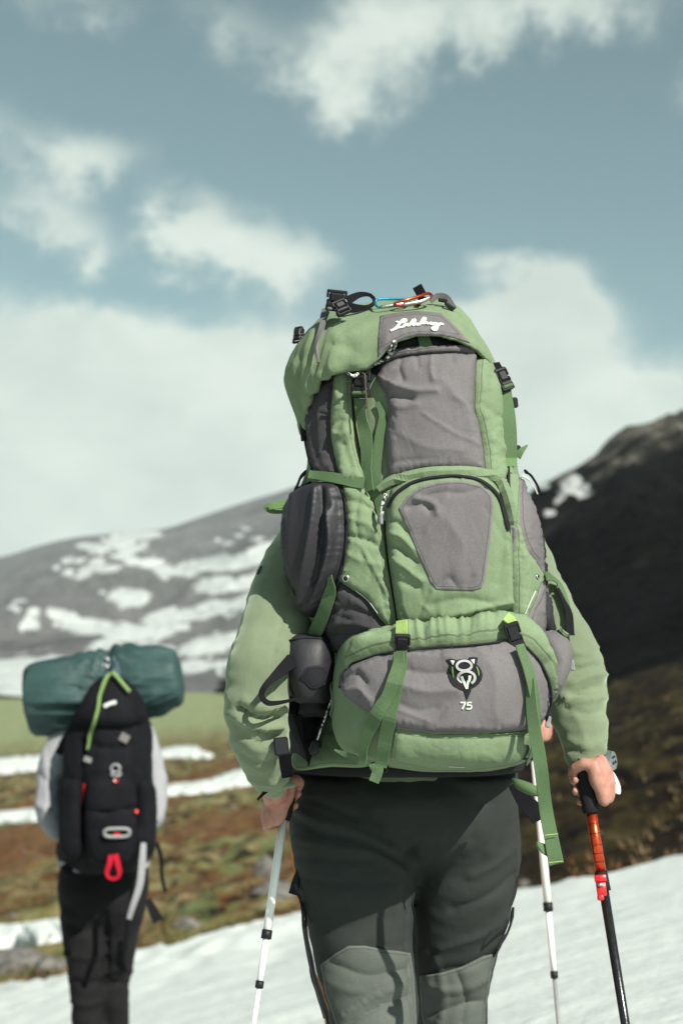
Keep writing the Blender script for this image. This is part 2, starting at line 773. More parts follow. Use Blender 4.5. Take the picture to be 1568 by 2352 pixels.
def frame_at(px, py, ang, bvhs, off=0.004, yref=2.45, Y=None, nrm=None):
    """local frame on a surface: x along picture angle ang (0 = right, 90 = down), z = outward normal"""
    if Y is None:
        p, n, _ = cast(px, py, bvhs, yref)
        p2, n2, _ = cast(px + 6, py, bvhs, yref)
        p3, n3, _ = cast(px, py + 6, bvhs, yref)
        n = (n + n2 + n3).normalized()
    else:
        p = W(px, py, Y)
        n = Vector(nrm).normalized() if nrm else -(p - CAMV).normalized()
    q = W0(px + math.cos(R(ang)) * 10, py + math.sin(R(ang)) * 10, p.y)
    x = (q - p)
    x = (x - n * x.dot(n)).normalized()
    y = n.cross(x)
    M = Matrix((x, y, n)).transposed().to_4x4()
    M.translation = p + n * off
    return M


def PX(n, Y=2.35):
    return n * Y / F

# ------------------------------------------------------------------ materials
MATS = {}


def mat(name):
    m = bpy.data.materials.new(name)
    m.use_nodes = True
    t = NT(m.node_tree)
    MATS[name] = m
    return m, t


def finish(t, col, rough=0.8, bump=None, bstr=0.3, bdist=0.01, metal=0.0, spec=0.35, sheen=0.0, extra=None):
    p = t.n('ShaderNodeBsdfPrincipled')
    t.set(p, 'Base Color', col if not (isinstance(col, tuple) and len(col) == 3) else col + (1,))
    t.set(p, 'Roughness', rough)
    t.set(p, 'Metallic', metal)
    t.set(p, 'Specular IOR Level', spec)
    if sheen:
        t.set(p, 'Sheen Weight', sheen)
        t.set(p, 'Sheen Roughness', 0.5)
        t.set(p, 'Sheen Tint', (0.68, 0.80, 0.60, 1))
    if extra:
        for k, v in extra.items():
            t.set(p, k, v)
    if bump is not None:
        b = t.n('ShaderNodeBump')
        b.inputs['Strength'].default_value = bstr
        b.inputs['Distance'].default_value = bdist
        t.set(b, 'Height', bump)
        t.t.links.new(b.outputs[0], p.inputs['Normal'])
    o = t.n('ShaderNodeOutputMaterial')
    t.t.links.new(p.outputs[0], o.inputs[0])
    return p


def cloth(name, col, rough=0.85, var=0.18, fold=0.5, weave=900, dirt=0.0, sheen=0.0, spec=0.2, dirtcol=(0.05, 0.045, 0.04), grain=0.45):
    m, t = mat(name)
    g = t.n('ShaderNodeNewGeometry')
    pos = g.outputs['Position']
    big = t.noise(pos, 9.0, 4, 0.6)
    mid = t.noise(pos, 45.0, 3, 0.6)
    fine = t.m('ADD', t.m('MULTIPLY', t.noise(pos, weave, 1, 0.5), 0.5), t.m('MULTIPLY', t.noise(pos, 380.0, 2, 0.6), 0.5))
    c0 = tuple(c * (1 - var) for c in col)
    c1 = tuple(min(1, c * (1 + var)) for c in col)
    c = t.mix(t.ss(big, 0.3, 0.7), c0, c1)
    c = t.mix(t.m('MULTIPLY', t.ss(fine, 0.38, 0.62), grain), c, tuple(c * 0.62 for c in col))
    if dirt:
        d = t.m('MULTIPLY', t.ss(t.noise(pos, 17.0, 5, 0.7), 0.56, 0.75), dirt)
        c = t.mix(d, c, dirtcol)
    h = t.m('ADD', t.m('MULTIPLY', t.noise(t.vm('MULTIPLY', pos, (1.0, 1.0, 0.55)), 26.0, 3, 0.5, 0.6), fold), t.m('MULTIPLY', fine, 0.05))
    h = t.m('ADD', h, t.m('MULTIPLY', mid, 0.12 * fold))
    cr = t.m('ABSOLUTE', t.m('SUBTRACT', t.noise(t.vm('MULTIPLY', pos, (1.0, 1.0, 0.7)), 15.0, 2, 0.5, 1.2), 0.5))
    h = t.m('ADD', h, t.m('MULTIPLY', t.m('MINIMUM', cr, 0.12), 1.5 * fold))
    ed = t.n('ShaderNodeAttribute', attribute_name='edge').outputs['Fac']
    # a stitched seam runs a few millimetres inside every sewn edge
    st = t.m('MULTIPLY', t.ss(ed, 6.6, 7.4), t.m('SUBTRACT', 1.0, t.ss(ed, 8.2, 9.2)))
    c = t.mix(t.m('MULTIPLY', st, 0.55), c, tuple(x * 0.35 for x in col))
    worn = t.m('MULTIPLY', t.m('MULTIPLY', t.ss(ed, 0.9, 1.6), t.m('SUBTRACT', 1.0, t.ss(ed, 2.5, 4.5))), 0.30)
    c = t.mix(worn, c, tuple(min(1, x * 1.7) for x in col))
    h = t.m('SUBTRACT', h, t.m('MULTIPLY', st, 0.12))
    finish(t, c, rough, h, 0.45, 0.010, spec=spec, sheen=sheen)
    return m


def webbing(name, col, rib=700):
    m, t = mat(name)
    g = t.n('ShaderNodeNewGeometry')
    pos = g.outputs['Position']
    w = t.noise(t.vm('MULTIPLY', pos, (1.0, 1.0, 2.5)), rib, 1, 0.5)
    c = t.mix(t.ss(w, 0.3, 0.7), tuple(x * 0.75 for x in col), tuple(x * 1.15 for x in col))
    c = t.mix(t.m('MULTIPLY', t.ss(t.noise(pos, 30, 4, 0.7), 0.55, 0.8), 0.35), c, tuple(x * 0.5 for x in col))
    finish(t, c, 0.8, w, 0.25, 0.002, spec=0.12)
    return m


def plastic(name, col, rough=0.38, spec=0.5, metal=0.0, var=0.25):
    m, t = mat(name)
    g = t.n('ShaderNodeNewGeometry')
    pos = g.outputs['Position']
    n1 = t.noise(pos, 160, 4, 0.65)
    c = t.mix(t.ss(n1, 0.35, 0.75), col, tuple(min(1, x * (1 + var) + 0.002) for x in col))
    r = t.m('ADD', t.m('MULTIPLY', n1, 0.25), rough - 0.1)
    finish(t, c, r, n1, 0.12, 0.002, metal=metal, spec=spec)
    return m


GREEN = cloth('pack_green', (0.174, 0.234, 0.134), 0.8, 0.10, 0.5, dirt=0.16, dirtcol=(0.08, 0.11, 0.06))
GREENP = cloth('pack_green_piping', (0.13, 0.22, 0.09), 0.75, 0.12, 0.2)
GREY = cloth('pack_grey', (0.148, 0.137, 0.140), 0.85, 0.10, 0.5, dirt=0.14)
GREYS = cloth('pack_grey_shaded', (0.052, 0.049, 0.053), 0.8, 0.10, 0.6)  # the pack grey again, darkened for the shade on its left side
GREYD = cloth('pack_grey_stretch_shaded', (0.020, 0.019, 0.023), 0.55, 0.12, 0.35, spec=0.4)  # stretch grey with the left side's deep shade put into its colour
MESHB = cloth('pack_black_mesh', (0.020, 0.019, 0.022), 0.7, 0.4, 0.4)
BLACKC = cloth('black_cloth', (0.014, 0.014, 0.017), 0.8, 0.25, 0.4)
WEBG = webbing('green_webbing', (0.088, 0.142, 0.068))
WEBL = webbing('lime_webbing', (0.30, 0.42, 0.13))
WEBB = webbing('black_webbing', (0.008, 0.008, 0.010))
WEBGR = webbing('grey_webbing', (0.14, 0.135, 0.13))
PLAST = plastic('black_plastic', (0.009, 0.009, 0.0105), 0.5, 0.28, var=0.1)
PLASTG = plastic('grey_plastic', (0.20, 0.20, 0.20), 0.45)
plastic('rust', (0.05, 0.028, 0.022), 0.5)
METAL = plastic('steel', (0.55, 0.55, 0.55), 0.3, 0.5, 1.0)
BLUEM = plastic('blue_anodised', (0.02, 0.25, 0.36), 0.3, 0.5, 0.7)
ORANGEM = plastic('orange_anodised', (0.60, 0.075, 0.025), 0.26, 0.5, 0.85)
REDP = plastic('red_plastic', (0.55, 0.015, 0.02), 0.3)
WHITEP = plastic('white_print', (0.50, 0.53, 0.48), 0.6, var=0.08)
PRINTG = plastic('grey_print', (0.33, 0.33, 0.31), 0.6)
PRINTL = plastic('leaf_green_print', (0.10, 0.20, 0.05), 0.6)
CORDM = None
m, t = mat('speckled_cord')
g = t.n('ShaderNodeNewGeometry')
vv = t.n('ShaderNodeTexVoronoi', i_Vector=g.outputs['Position'], i_Scale=210.0)
finish(t, t.mix(t.ss(vv.outputs['Distance'], 0.48, 0.6), (0.5, 0.52, 0.48), (0.02, 0.02, 0.02)), 0.8)
CORDM = m

FLEECE = cloth('green_fleece', (0.150, 0.184, 0.114), 0.95, 0.10, 0.35, weave=500, sheen=0.55, spec=0.1, grain=0.16)
TROUS = cloth('grey_green_trousers', (0.024, 0.028, 0.0255), 0.8, 0.10, 0.35, grain=0.25, spec=0.25)
TROUSK = cloth('knee_panel_trousers', (0.086, 0.096, 0.083), 0.75, 0.10, 0.3, spec=0.25)
TROUSB = cloth('black_trousers', (0.0085, 0.0082, 0.009), 0.85, 0.25, 0.6)
TROUSO = cloth('orange_trousers', (0.55, 0.18, 0.025), 0.8, 0.15, 0.5)
SHIRTW = cloth('pale_shirt', (0.30, 0.30, 0.315), 0.9, 0.06, 0.7)
JACKET3 = cloth('dark_blue_jacket', (0.02, 0.03, 0.05), 0.8, 0.2, 0.5)
TEAL = cloth('teal_ripstop', (0.028, 0.064, 0.060), 0.6, 0.15, 0.6, spec=0.35)
PACKB = cloth('black_pack_cloth', (0.006, 0.006, 0.008), 0.85, 0.3, 0.6, spec=0.15)
BOOT = cloth('brown_leather', (0.05, 0.035, 0.025), 0.6, 0.3, 0.4)
HAIR = cloth('brown_hair', (0.035, 0.022, 0.014), 0.6, 0.3, 1.2)

m, t = mat('skin')
g = t.n('ShaderNodeNewGeometry')
pos = g.outputs['Position']
c = t.mix(t.ss(t.noise(pos, 60, 4, 0.6), 0.35, 0.7), (0.42, 0.225, 0.165), (0.37, 0.145, 0.11))
finish(t, c, 0.5, t.noise(pos, 350, 3, 0.6), 0.2, 0.002, spec=0.4, extra={'Subsurface Weight': 0.08, 'Subsurface Radius': (0.01, 0.004, 0.002)})
SKIN = m

m, t = mat('snow')
g = t.n('ShaderNodeNewGeometry')
pos = g.outputs['Position']
pos2 = t.vm('MULTIPLY', pos, (0.45, 1.0, 1.0))
n1 = t.noise(pos2, 2.2, 5, 0.6, 0.4)
n2 = t.noise(pos, 30, 4, 0.7)
c = t.mix(t.m('MULTIPLY', t.ss(t.noise(pos, 1.1, 5, 0.7), 0.5, 0.8), 0.35), (0.59, 0.62, 0.585), (0.52, 0.54, 0.50))
c = t.mix(t.m('MULTIPLY', t.ss(t.noise(pos, 90, 3, 0.8), 0.66, 0.8), 0.5), c, (0.25, 0.24, 0.2))
n3 = t.noise(t.vm('MULTIPLY', pos, (0.6, 1.3, 1.0)), 8.0, 4, 0.6, 0.5)
h = t.m('ADD', t.m('ADD', t.m('MULTIPLY', n1, 1.0), t.m('MULTIPLY', n3, 0.35)), t.m('MULTIPLY', n2, 0.10))
finish(t, c, 0.75, h, 0.55, 0.08, spec=0.25)
SNOW = m

m, t = mat('tundra')
g = t.n('ShaderNodeNewGeometry')
pos = g.outputs['Position']
at = t.n('ShaderNodeAttribute', attribute_name='zone')       # r: valley meadow, g: right side, with cloud shadow put into its colour
zs = t.n('ShaderNodeSeparateColor', i_0=at.outputs['Color'])
pl = t.vm('MULTIPLY', pos, (0.8, 0.30, 1.0))
nA = t.noise(pl, 0.33, 6, 0.62, 0.6)
nB = t.noise(pl, 1.4, 6, 0.65, 0.4)
nC = t.noise(pos, 7.0, 5, 0.7)
c = t.ramp(nA, [(0.32, (0.020, 0.016, 0.008)), (0.42, (0.12, 0.085, 0.035)), (0.50, (0.25, 0.19, 0.10)), (0.58, (0.14, 0.135, 0.045)), (0.68, (0.30, 0.245, 0.15))])
c2 = t.ramp(nB, [(0.36, (0.012, 0.010, 0.006)), (0.46, (0.13, 0.060, 0.022)), (0.55, (0.13, 0.14, 0.045)), (0.68, (0.32, 0.27, 0.17))])
c = t.mix(t.ss(t.noise(pl, 0.8, 4, 0.6, 0.8), 0.44, 0.56), c, c2)
pit = t.noise(t.vm('MULTIPLY', pos, (0.8, 0.32, 1.0)), 1.5, 5, 0.6, 0.8)
c = t.mix(t.m('MULTIPLY', t.ss(pit, 0.52, 0.60), 0.9), c, (0.014, 0.012, 0.007))
c = t.mix(t.m('MULTIPLY', t.ss(nC, 0.5, 0.72), 0.5), c, (0.020, 0.018, 0.010))
gr = t.ss(t.noise(pl, 1.0, 4, 0.6, 0.5), 0.55, 0.64)
c = t.mix(t.m('MULTIPLY', gr, 0.7), c, (0.085, 0.125, 0.05))
rust = t.m('MULTIPLY', t.ss(t.noise(pl, 0.20, 3, 0.5, 0.5), 0.49, 0.60), 0.75)
c = t.mix(rust, c, t.mix(nB, (0.05, 0.022, 0.010), (0.19, 0.085, 0.038)))
mead = t.mix(t.ss(nB, 0.4, 0.65), (0.17, 0.215, 0.10), (0.25, 0.255, 0.145))
c = t.mix(zs.outputs[0], c, mead)
dark = t.ramp(nB, [(0.38, (0.004, 0.003, 0.0025)), (0.50, (0.016, 0.0105, 0.005)), (0.62, (0.040, 0.032, 0.011)), (0.74, (0.085, 0.066, 0.030))])
c = t.mix(zs.outputs[1], c, dark)
h = t.m('ADD', nB, t.m('MULTIPLY', nC, 0.35))
finish(t, c, 0.95, h, 0.8, 0.12, spec=0.1)
TUNDRA = m

m, t = mat('far_mountain')
g = t.n('ShaderNodeNewGeometry')
pos = g.outputs['Position']
at = t.n('ShaderNodeAttribute', attribute_name='snow')
nA = t.noise(pos, 0.006, 6, 0.62)
nB = t.noise(pos, 0.03, 6, 0.68)
nC = t.noise(t.vm('MULTIPLY', pos, (1.0, 0.5, 1.0)), 0.085, 5, 0.7, 0.8)
c = t.ramp(nA, [(0.35, (0.085, 0.087, 0.086)), (0.5, (0.145, 0.146, 0.142)), (0.65, (0.115, 0.120, 0.108))])  # rock paled and greyed: distance haze partly put into its colour
c = t.mix(t.m('MULTIPLY', t.ss(nB, 0.4, 0.7), 0.6), c, (0.165, 0.162, 0.157))
c = t.mix(t.m('MULTIPLY', t.ss(nC, 0.52, 0.72), 0.6), c, (0.055, 0.055, 0.052))
sm = t.m('ADD', at.outputs['Fac'], t.m('ADD', t.m('MULTIPLY', t.m('SUBTRACT', nB, 0.5), 1.3), t.m('MULTIPLY', t.m('SUBTRACT', nC, 0.5), 1.1)))
c = t.mix(t.ss(sm, 0.44, 0.52), c, (0.50, 0.53, 0.505))
finish(t, c, 0.95, t.m('ADD', nB, t.m('MULTIPLY', nC, 0.5)), 0.8, 14.0, spec=0.1)
FARM = m

m, t = mat('dark_hill')
g = t.n('ShaderNodeNewGeometry')
pos = g.outputs['Position']
at = t.n('ShaderNodeAttribute', attribute_name='snow')
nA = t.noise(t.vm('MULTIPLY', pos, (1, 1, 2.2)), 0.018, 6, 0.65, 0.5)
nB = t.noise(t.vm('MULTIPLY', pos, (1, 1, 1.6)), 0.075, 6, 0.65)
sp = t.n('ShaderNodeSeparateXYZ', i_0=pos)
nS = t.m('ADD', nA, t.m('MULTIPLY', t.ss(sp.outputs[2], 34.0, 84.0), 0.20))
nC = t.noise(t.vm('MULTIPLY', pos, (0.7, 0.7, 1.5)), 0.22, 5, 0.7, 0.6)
c = t.ramp(nS, [(0.40, (0.0012, 0.0012, 0.0015)), (0.55, (0.0035, 0.0035, 0.0032)), (0.61, (0.040, 0.037, 0.029)), (0.72, (0.17, 0.155, 0.125))])  # low slopes near black: a cloud's shadow painted in by height
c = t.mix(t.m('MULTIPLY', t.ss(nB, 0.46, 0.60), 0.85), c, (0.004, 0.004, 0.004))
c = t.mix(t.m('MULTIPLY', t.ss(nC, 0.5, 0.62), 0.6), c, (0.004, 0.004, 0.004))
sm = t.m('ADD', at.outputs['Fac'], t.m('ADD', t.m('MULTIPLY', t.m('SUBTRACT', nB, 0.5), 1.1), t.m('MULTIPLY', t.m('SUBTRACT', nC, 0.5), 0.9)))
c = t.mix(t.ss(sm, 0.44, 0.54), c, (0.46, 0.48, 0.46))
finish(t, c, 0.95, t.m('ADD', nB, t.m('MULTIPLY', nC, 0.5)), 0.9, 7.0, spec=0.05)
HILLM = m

m, t = mat('lichen_rock')
g = t.n('ShaderNodeNewGeometry')
pos = g.outputs['Position']
c = t.ramp(t.noise(pos, 6, 6, 0.7), [(0.35, (0.05, 0.047, 0.043)), (0.5, (0.13, 0.122, 0.11)), (0.62, (0.19, 0.18, 0.165)), (0.72, (0.07, 0.08, 0.035))])
finish(t, c, 0.9, t.noise(pos, 25, 6, 0.7), 0.6, 0.02, spec=0.2)
ROCK = m

m, t = mat('dry_grass')
at = t.n('ShaderNodeAttribute', attribute_name='tint')
c = t.ramp(at.outputs['Fac'], [(0.0, (0.045, 0.052, 0.018)), (0.35, (0.095, 0.070, 0.028)), (0.65, (0.17, 0.12, 0.06)), (1.0, (0.11, 0.042, 0.016))])
finish(t, c, 0.8, spec=0.15)
GRASSM = m

# ------------------------------------------------------------------ the ground
TAB = {  # height of the land with distance, towards the left, the middle and the right
    -1: ([9, 16, 30, 60, 120, 300, 500, 900], [-1.27, -2.47, -4.2, -7.0, -9.2, -10.5, -11.0, -11.0]),
    0: ([9, 17, 30, 60, 120, 300, 500, 900], [-0.75, -1.70, -2.7, -4.6, -6.4, -8.0, -8.5, -8.5]),
    1: ([9, 12, 20, 40, 80, 160, 500, 900], [-0.25, -0.436, -0.55, -0.30, 0.9, 3.0, 6.0, 6.0]),
}


def plane_z(x, y):
    return 0.2327 * x - 0.1177 * (y - 2.6)


def ground_z(x, y):
    r = math.hypot(x, y)
    s = max(-1.0, min(1.0, (x / max(r, 1e-6)) / 0.235))
    w = min(1, max(0, (r - 9) / 5))
    w = w * w * (3 - 2 * w)
    lr = math.log(max(r, 9))
    def tv(k):
        a, b = TAB[k]
        return float(np.interp(lr, np.log(a), b))
    s2 = s * s * (3 - 2 * abs(s)) * (1 if s > 0 else -1) if abs(s) < 1 else s
    tz = tv(0) * (1 - abs(s)) + (tv(1) if s > 0 else tv(-1)) * abs(s)
    pz = plane_z(x, y)
    z = pz * (1 - w) + tz * w
    return z


def bumps(x, y):
    r = math.hypot(x, y)
    k = min(1, max(0, (r - 8) / 8))
    v = Vector((x, y * 0.8, 0))
    lump = abs(noise.noise(v * 0.75)) + 0.5 * abs(noise.noise(v * 1.9 + Vector((4, 1, 0))))
    b = noise.fractal(v * 0.55, 1.0, 2.1, 5) * 0.12 + (0.30 - lump) * 0.42 * min(1, max(0, (r - 11) / 7)) + noise.fractal(v * 0.16 + Vector((7, 3, 1)), 1.0, 2.0, 3) * 0.30 * min(1, max(0, (r - 14) / 20))
    return b * k


def build_ground():
    na_f, na_b = 240, 40
    rads = [0.8 * 10 ** (i / 16) for i in range(16)] + [8 * 15 ** (i / 230) for i in range(230)] + [120 * 7.5 ** (i / 40) for i in range(41)]
    nr = len(rads)
    angs = [R(-26 + 52 * i / na_f) for i in range(na_f)] + [R(26 + 308 * i / na_b) for i in range(na_b)]
    V, Fc, Z = [], [], []
    for r in rads:
        for a in angs:
            x, y = r * math.sin(a), r * math.cos(a)
            z = ground_z(x, y) + bumps(x, y) - 0.07
            V.append((x, y, z))
            u = x / max(y, 1e-3) if y > 0 else 9
            mead = min(1, max(0, (r - 150 - 60 * u) / 70)) * min(1, max(0, (0.10 - u) / 0.12)) if y > 0 else 0
            dk = min(1, max(0, (u - 0.02) / 0.10)) if y > 0 else 0.3
            Z.append((mead, dk, 0, 1))
    na = len(angs)
    for i in range(nr - 1):
        for j in range(na):
            a, b = i * na + j, i * na + (j + 1) % na
            Fc.append([a, b, b + na, a + na])
    Fc.append([j for j in range(na)][::-1])
    o = mk('ground', V, Fc, TUNDRA)
    ca = o.data.color_attributes.new('zone', 'FLOAT_COLOR', 'POINT')
    ca.data.foreach_set('color', np.array(Z).ravel())
    return tag(o, kind='structure')


ground = build_ground()
gbvh = bvh_of(ground)

# snow field on which the hikers walk; its far edge as seen in the sketch
EDGE = [(-900, 2330), (-300, 2300), (0, 2268), (60, 2262), (150, 2243), (230, 2215), (300, 2196), (420, 2168), (520, 2142), (640, 2112), (760, 2098), (900, 2085),
        (1050, 2068), (1190, 2052), (1260, 2042), (1310, 2027), (1370, 2026), (1440, 2004), (1500, 1988), (1568, 1968), (1800, 1930), (2600, 1900)]


def snow_top(x, y):
    v = Vector((x * 0.8 + y * 0.5, y * 2.2 - x * 0.7, 0.3))
    return ground_z(x, y) + noise.fractal(v * 0.9, 1.0, 2.0, 4) * 0.020 + noise.fractal(v * 4.0, 1.0, 2.0, 3) * 0.006


def build_snow():
    ed = []
    for p in crom(EDGE, 18):
        h, n, ok = cast(p[0], p[1], [gbvh], 14)
        if ok:
            ed.append((math.atan2(h.x, h.y), math.hypot(h.x, h.y)))
    ed.sort()
    A = [e[0] for e in ed]
    Rr = [e[1] for e in ed]
    na_f, na_b, nr = 260, 50, 110
    amin, amax = A[0], A[-1]
    angs = [amin + (amax - amin) * i / na_f for i in range(na_f)] + [amax + (2 * math.pi - amax + amin) * i / na_b for i in range(na_b)]
    V, Fc = [], []
    prof = [((i / nr) ** 1.6) for i in range(nr + 1)]
    for k, f in enumerate(prof + [1.006, 1.02]):
        for a in angs:
            if amin <= a <= amax:
                re = float(np.interp(a, A, Rr))
            else:
                t = (a - amax) / (2 * math.pi - amax + amin)
                re = (1 - t) * Rr[-1] + t * Rr[0] + 6 * math.sin(math.pi * t)
            re *= 1 + 0.012 * noise.noise(Vector((a * 40, 3, 1))) + 0.006 * noise.noise(Vector((a * 140, 5, 1)))
            r = 0.6 + (re - 0.6) * f
            x, y = r * math.sin(a), r * math.cos(a)
            top = snow_top(x, y)
            edge = max(0.0, (f - 0.94) / 0.06)
            if k <= nr:
                z = top + bumps(x, y) * 0.8 - 0.03 * min(1, edge) ** 2
            elif k == nr + 1:
                z = ground_z(x, y) + bumps(x, y) - 0.055
            else:
                z = ground_z(x, y) + bumps(x, y) - 0.16
            V.append((x, y, z))
    na = len(angs)
    for i in range(nr + 2):
        for j in range(na):
            a, b = i * na + j, i * na + (j + 1) % na
            Fc.append([a, b, b + na, a + na])
    Fc.append(list(range(na))[::-1])
    return tag(mk('snow_field', V, Fc, SNOW), kind='structure')


snow = build_snow()

# strips of old snow left on the moor beyond
STRIPS = [
    ('long strip of old snow on the moor left of the black backpack, upper', [(-120, 1752), (-20, 1742), (60, 1736), (150, 1732), (170, 1752), (100, 1768), (30, 1776), (-60, 1784), (-120, 1778)]),
    ('narrow strip of old snow on the moor left of the black backpack, middle', [(-100, 1872), (0, 1864), (60, 1858), (150, 1850), (180, 1866), (110, 1884), (30, 1890), (-60, 1898), (-100, 1890)]),
    ('thick strip of old snow beside the knees of the hiker in black trousers', [(-120, 2142), (0, 2132), (60, 2126), (120, 2118), (180, 2118), (190, 2150), (140, 2162), (60, 2174), (0, 2180), (-120, 2196)]),
    ('short forked strip of old snow right of the pale shirt', [(300, 1728), (360, 1722), (400, 1714), (450, 1712), (458, 1722), (490, 1733), (480, 1742), (440, 1742), (380, 1740), (310, 1745)]),
    ('strip of old snow running from the pale sleeve behind the green sleeve', [(330, 1806), (400, 1800), (470, 1792), (520, 1776), (560, 1764), (620, 1758), (660, 1762), (670, 1785), (610, 1800), (550, 1806), (480, 1820), (400, 1826), (330, 1824)]),
]
for lab, ol in STRIPS:
    o = patch('snow_patch', ol, SNOW, None, [gbvh], off=0.03, puff=0.13, pw=14, step=7, rim=0.2, yref=40, nz=(0.03, 0.8))
    tag(o, lab, 'snow patch', 'strips of old snow on the moor')


# ------------------------------------------------------------------ mountains
def more_snow(lst, seed):
    rg = random.Random(seed)
    out = [(a, b, c * 0.92, d * 0.9, e) for a, b, c, d, e in lst]
    for k in range(120):
        a = rg.choice(lst)
        out.append((a[0] + rg.uniform(-70, 70), a[1] + rg.uniform(-24, 24), rg.uniform(5, 16), rg.uniform(2.5, 6), rg.uniform(-30, 10)))
    return out


def build_mountain(name, ridge, mat_, y0f, z0fn, y1, xs, nrow, rough, patches, seed, back=1.5, prof=1.15):
    rp = crom(ridge, 12)
    rx = np.array([p[0] for p in rp])
    ry = np.array([p[1] for p in rp])
    cols = np.linspace(xs[0], xs[1], xs[2])
    V, Fc = [], []
    for i in range(nrow + 8):
        t = min(1.0, i / nrow)
        for px in cols:
            py = float(np.interp(px, rx, ry))
            top = W(px, py, y1)
            y0 = y0f(px)
            base = Vector(((px - CX) / F * y0, y0, z0fn(px)))
            s = t ** prof
            p = base.lerp(top, t)
            p.z = base.z + (top.z - base.z) * s
            if i > nrow:
                k = (i - nrow) / 8
                p = top + Vector(((px - CX) / F * y1 * (back - 1) * k, y1 * (back - 1) * k, -(top.z - base.z) * 0.9 * k * k))
            env = math.sin(math.pi * min(1, max(0, t))) ** 0.7 if i < nrow else 0.0
            q = Vector((p.x, p.y * 0.55, p.z)) / rough[0] + Vector((seed, 0, 0))
            p.z += noise.fractal(q, 0.9, 2.1, 6) * rough[1] * (0.12 + env)
            V.append(p)
    nc = len(cols)
    for i in range(nrow + 7):
        for j in range(nc - 1):
            a = i * nc + j
            Fc.append([a, a + 1, a + nc + 1, a + nc])
    o = mk(name, V, Fc, mat_)
    A = np.array([tuple(v) for v in V])
    X, Y = projN(A)
    s = np.zeros(len(V))
    for cx, cy, a, b, ang in patches:
        c, sn = math.cos(R(ang)), math.sin(R(ang))
        dx, dy = X - cx, Y - cy
        u, v = (dx * c + dy * sn) / a, (-dx * sn + dy * c) / b
        s = np.maximum(s, np.exp(-(u * u + v * v) * 0.7))
    s[nrow * nc:] = 0
    at = o.data.attributes.new('snow', 'FLOAT', 'POINT')
    at.data.foreach_set('value', s)
    return tag(o, kind='structure')


SNOWS = [  # centre, half sizes, tilt of the old snow fields on the far slope
    (215, 1257, 38, 11, 8), (285, 1240, 60, 17, -18), (300, 1262, 42, 10, 0), (205, 1306, 38, 14, -35), (250, 1306, 32, 9, -5), (290, 1282, 35, 8, 8), (335, 1230, 40, 10, -8),
    (340, 1295, 45, 10, 5), (372, 1310, 30, 16, 55), (425, 1310, 50, 15, -5), (480, 1295, 70, 17, -10), (560, 1290, 70, 18, -12), (600, 1262, 50, 12, -25), (690, 1270, 60, 16, -10),
    (500, 1345, 55, 22, -6), (570, 1335, 55, 18, -22), (300, 1372, 48, 24, 4), (390, 1420, 70, 24, -12), (480, 1400, 70, 22, -14), (560, 1380, 60, 14, -20),
    (150, 1415, 48, 16, 15), (210, 1440, 80, 22, 6), (300, 1455, 90, 24, 0), (370, 1450, 60, 20, -15), (72, 1433, 26, 18, 5), (75, 1407, 18, 11, 0), (38, 1402, 16, 8, 0),
    (270, 1500, 80, 22, 3), (350, 1505, 60, 24, -8), (470, 1485, 60, 26, -16), (540, 1470, 50, 20, -12), (590, 1390, 40, 16, -10), (600, 1440, 40, 14, -10),
    (40, 1540, 110, 34, -8), (20, 1590, 120, 30, -5), (100, 1520, 50, 16, -10), (550, 1230, 14, 5, 0), (500, 1240, 9, 5, 0), (180, 1288, 12, 7, 0),
    (640, 1420, 60, 18, -10), (720, 1340, 70, 20, -15), (-120, 1420, 60, 20, 0), (-200, 1500, 80, 24, 0), (440, 1530, 60, 18, -10), (530, 1525, 40, 10, -8),
]
build_mountain('mountain', [(-3400, 1600), (-2400, 1540), (-1600, 1480), (-900, 1420), (-400, 1350), (-100, 1308), (0, 1284), (90, 1258), (150, 1243), (260, 1226), (370, 1213), (440, 1192), (520, 1166), (620, 1135),
                            (760, 1095), (900, 1080), (1100, 1120), (1400, 1250), (1800, 1380)], FARM, lambda px: 430.0, lambda px: -11.0, 2600.0, (-3300, 1500, 1000), 220,
               (210.0, 24.0), more_snow(SNOWS, 4), 3.0)
HSN = [(1313, 1108, 24, 16, 0), (1322, 1125, 36, 10, -12), (1290, 1142, 20, 8, -25), (1245, 1118, 16, 7, -10), (1262, 1178, 12, 8, 0), (1340, 1138, 22, 6, -14)]
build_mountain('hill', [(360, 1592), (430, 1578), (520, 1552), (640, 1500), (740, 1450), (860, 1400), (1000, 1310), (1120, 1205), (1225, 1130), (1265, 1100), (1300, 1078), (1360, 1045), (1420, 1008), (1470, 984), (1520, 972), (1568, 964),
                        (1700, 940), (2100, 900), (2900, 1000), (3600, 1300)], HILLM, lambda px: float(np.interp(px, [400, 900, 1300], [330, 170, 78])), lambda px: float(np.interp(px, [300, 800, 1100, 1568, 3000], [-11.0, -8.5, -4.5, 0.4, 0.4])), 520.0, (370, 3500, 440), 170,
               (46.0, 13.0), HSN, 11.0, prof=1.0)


def rock(px, py, wpx, hpx, label, seed, grp='grey rocks on the moor'):
    h, n, ok = cast(px, py, [gbvh], 20)
    rx, rz = wpx * h.y / F / 2, hpx * h.y / F / 2
    bm = bmesh.new()
    bmesh.ops.create_icosphere(bm, subdivisions=3, radius=1)
    V = []
    for v in bm.verts:
        d = 1 + 0.32 * noise.fractal(v.co * 1.3 + Vector((seed, 0, 0)), 1.0, 2.0, 4)
        c = v.co * d
        c.z = max(c.z, -0.5)
        V.append(h + Vector((c.x * rx, c.y * rx * 0.9, c.z * rz + rz * 0.25)))
    bm.verts.index_update()
    Fc = [[v.index for v in f.verts] for f in bm.faces]
    bm.free()
    return tag(mk('rock', V, Fc, ROCK, None, True, origin=h), label, 'rock', grp)


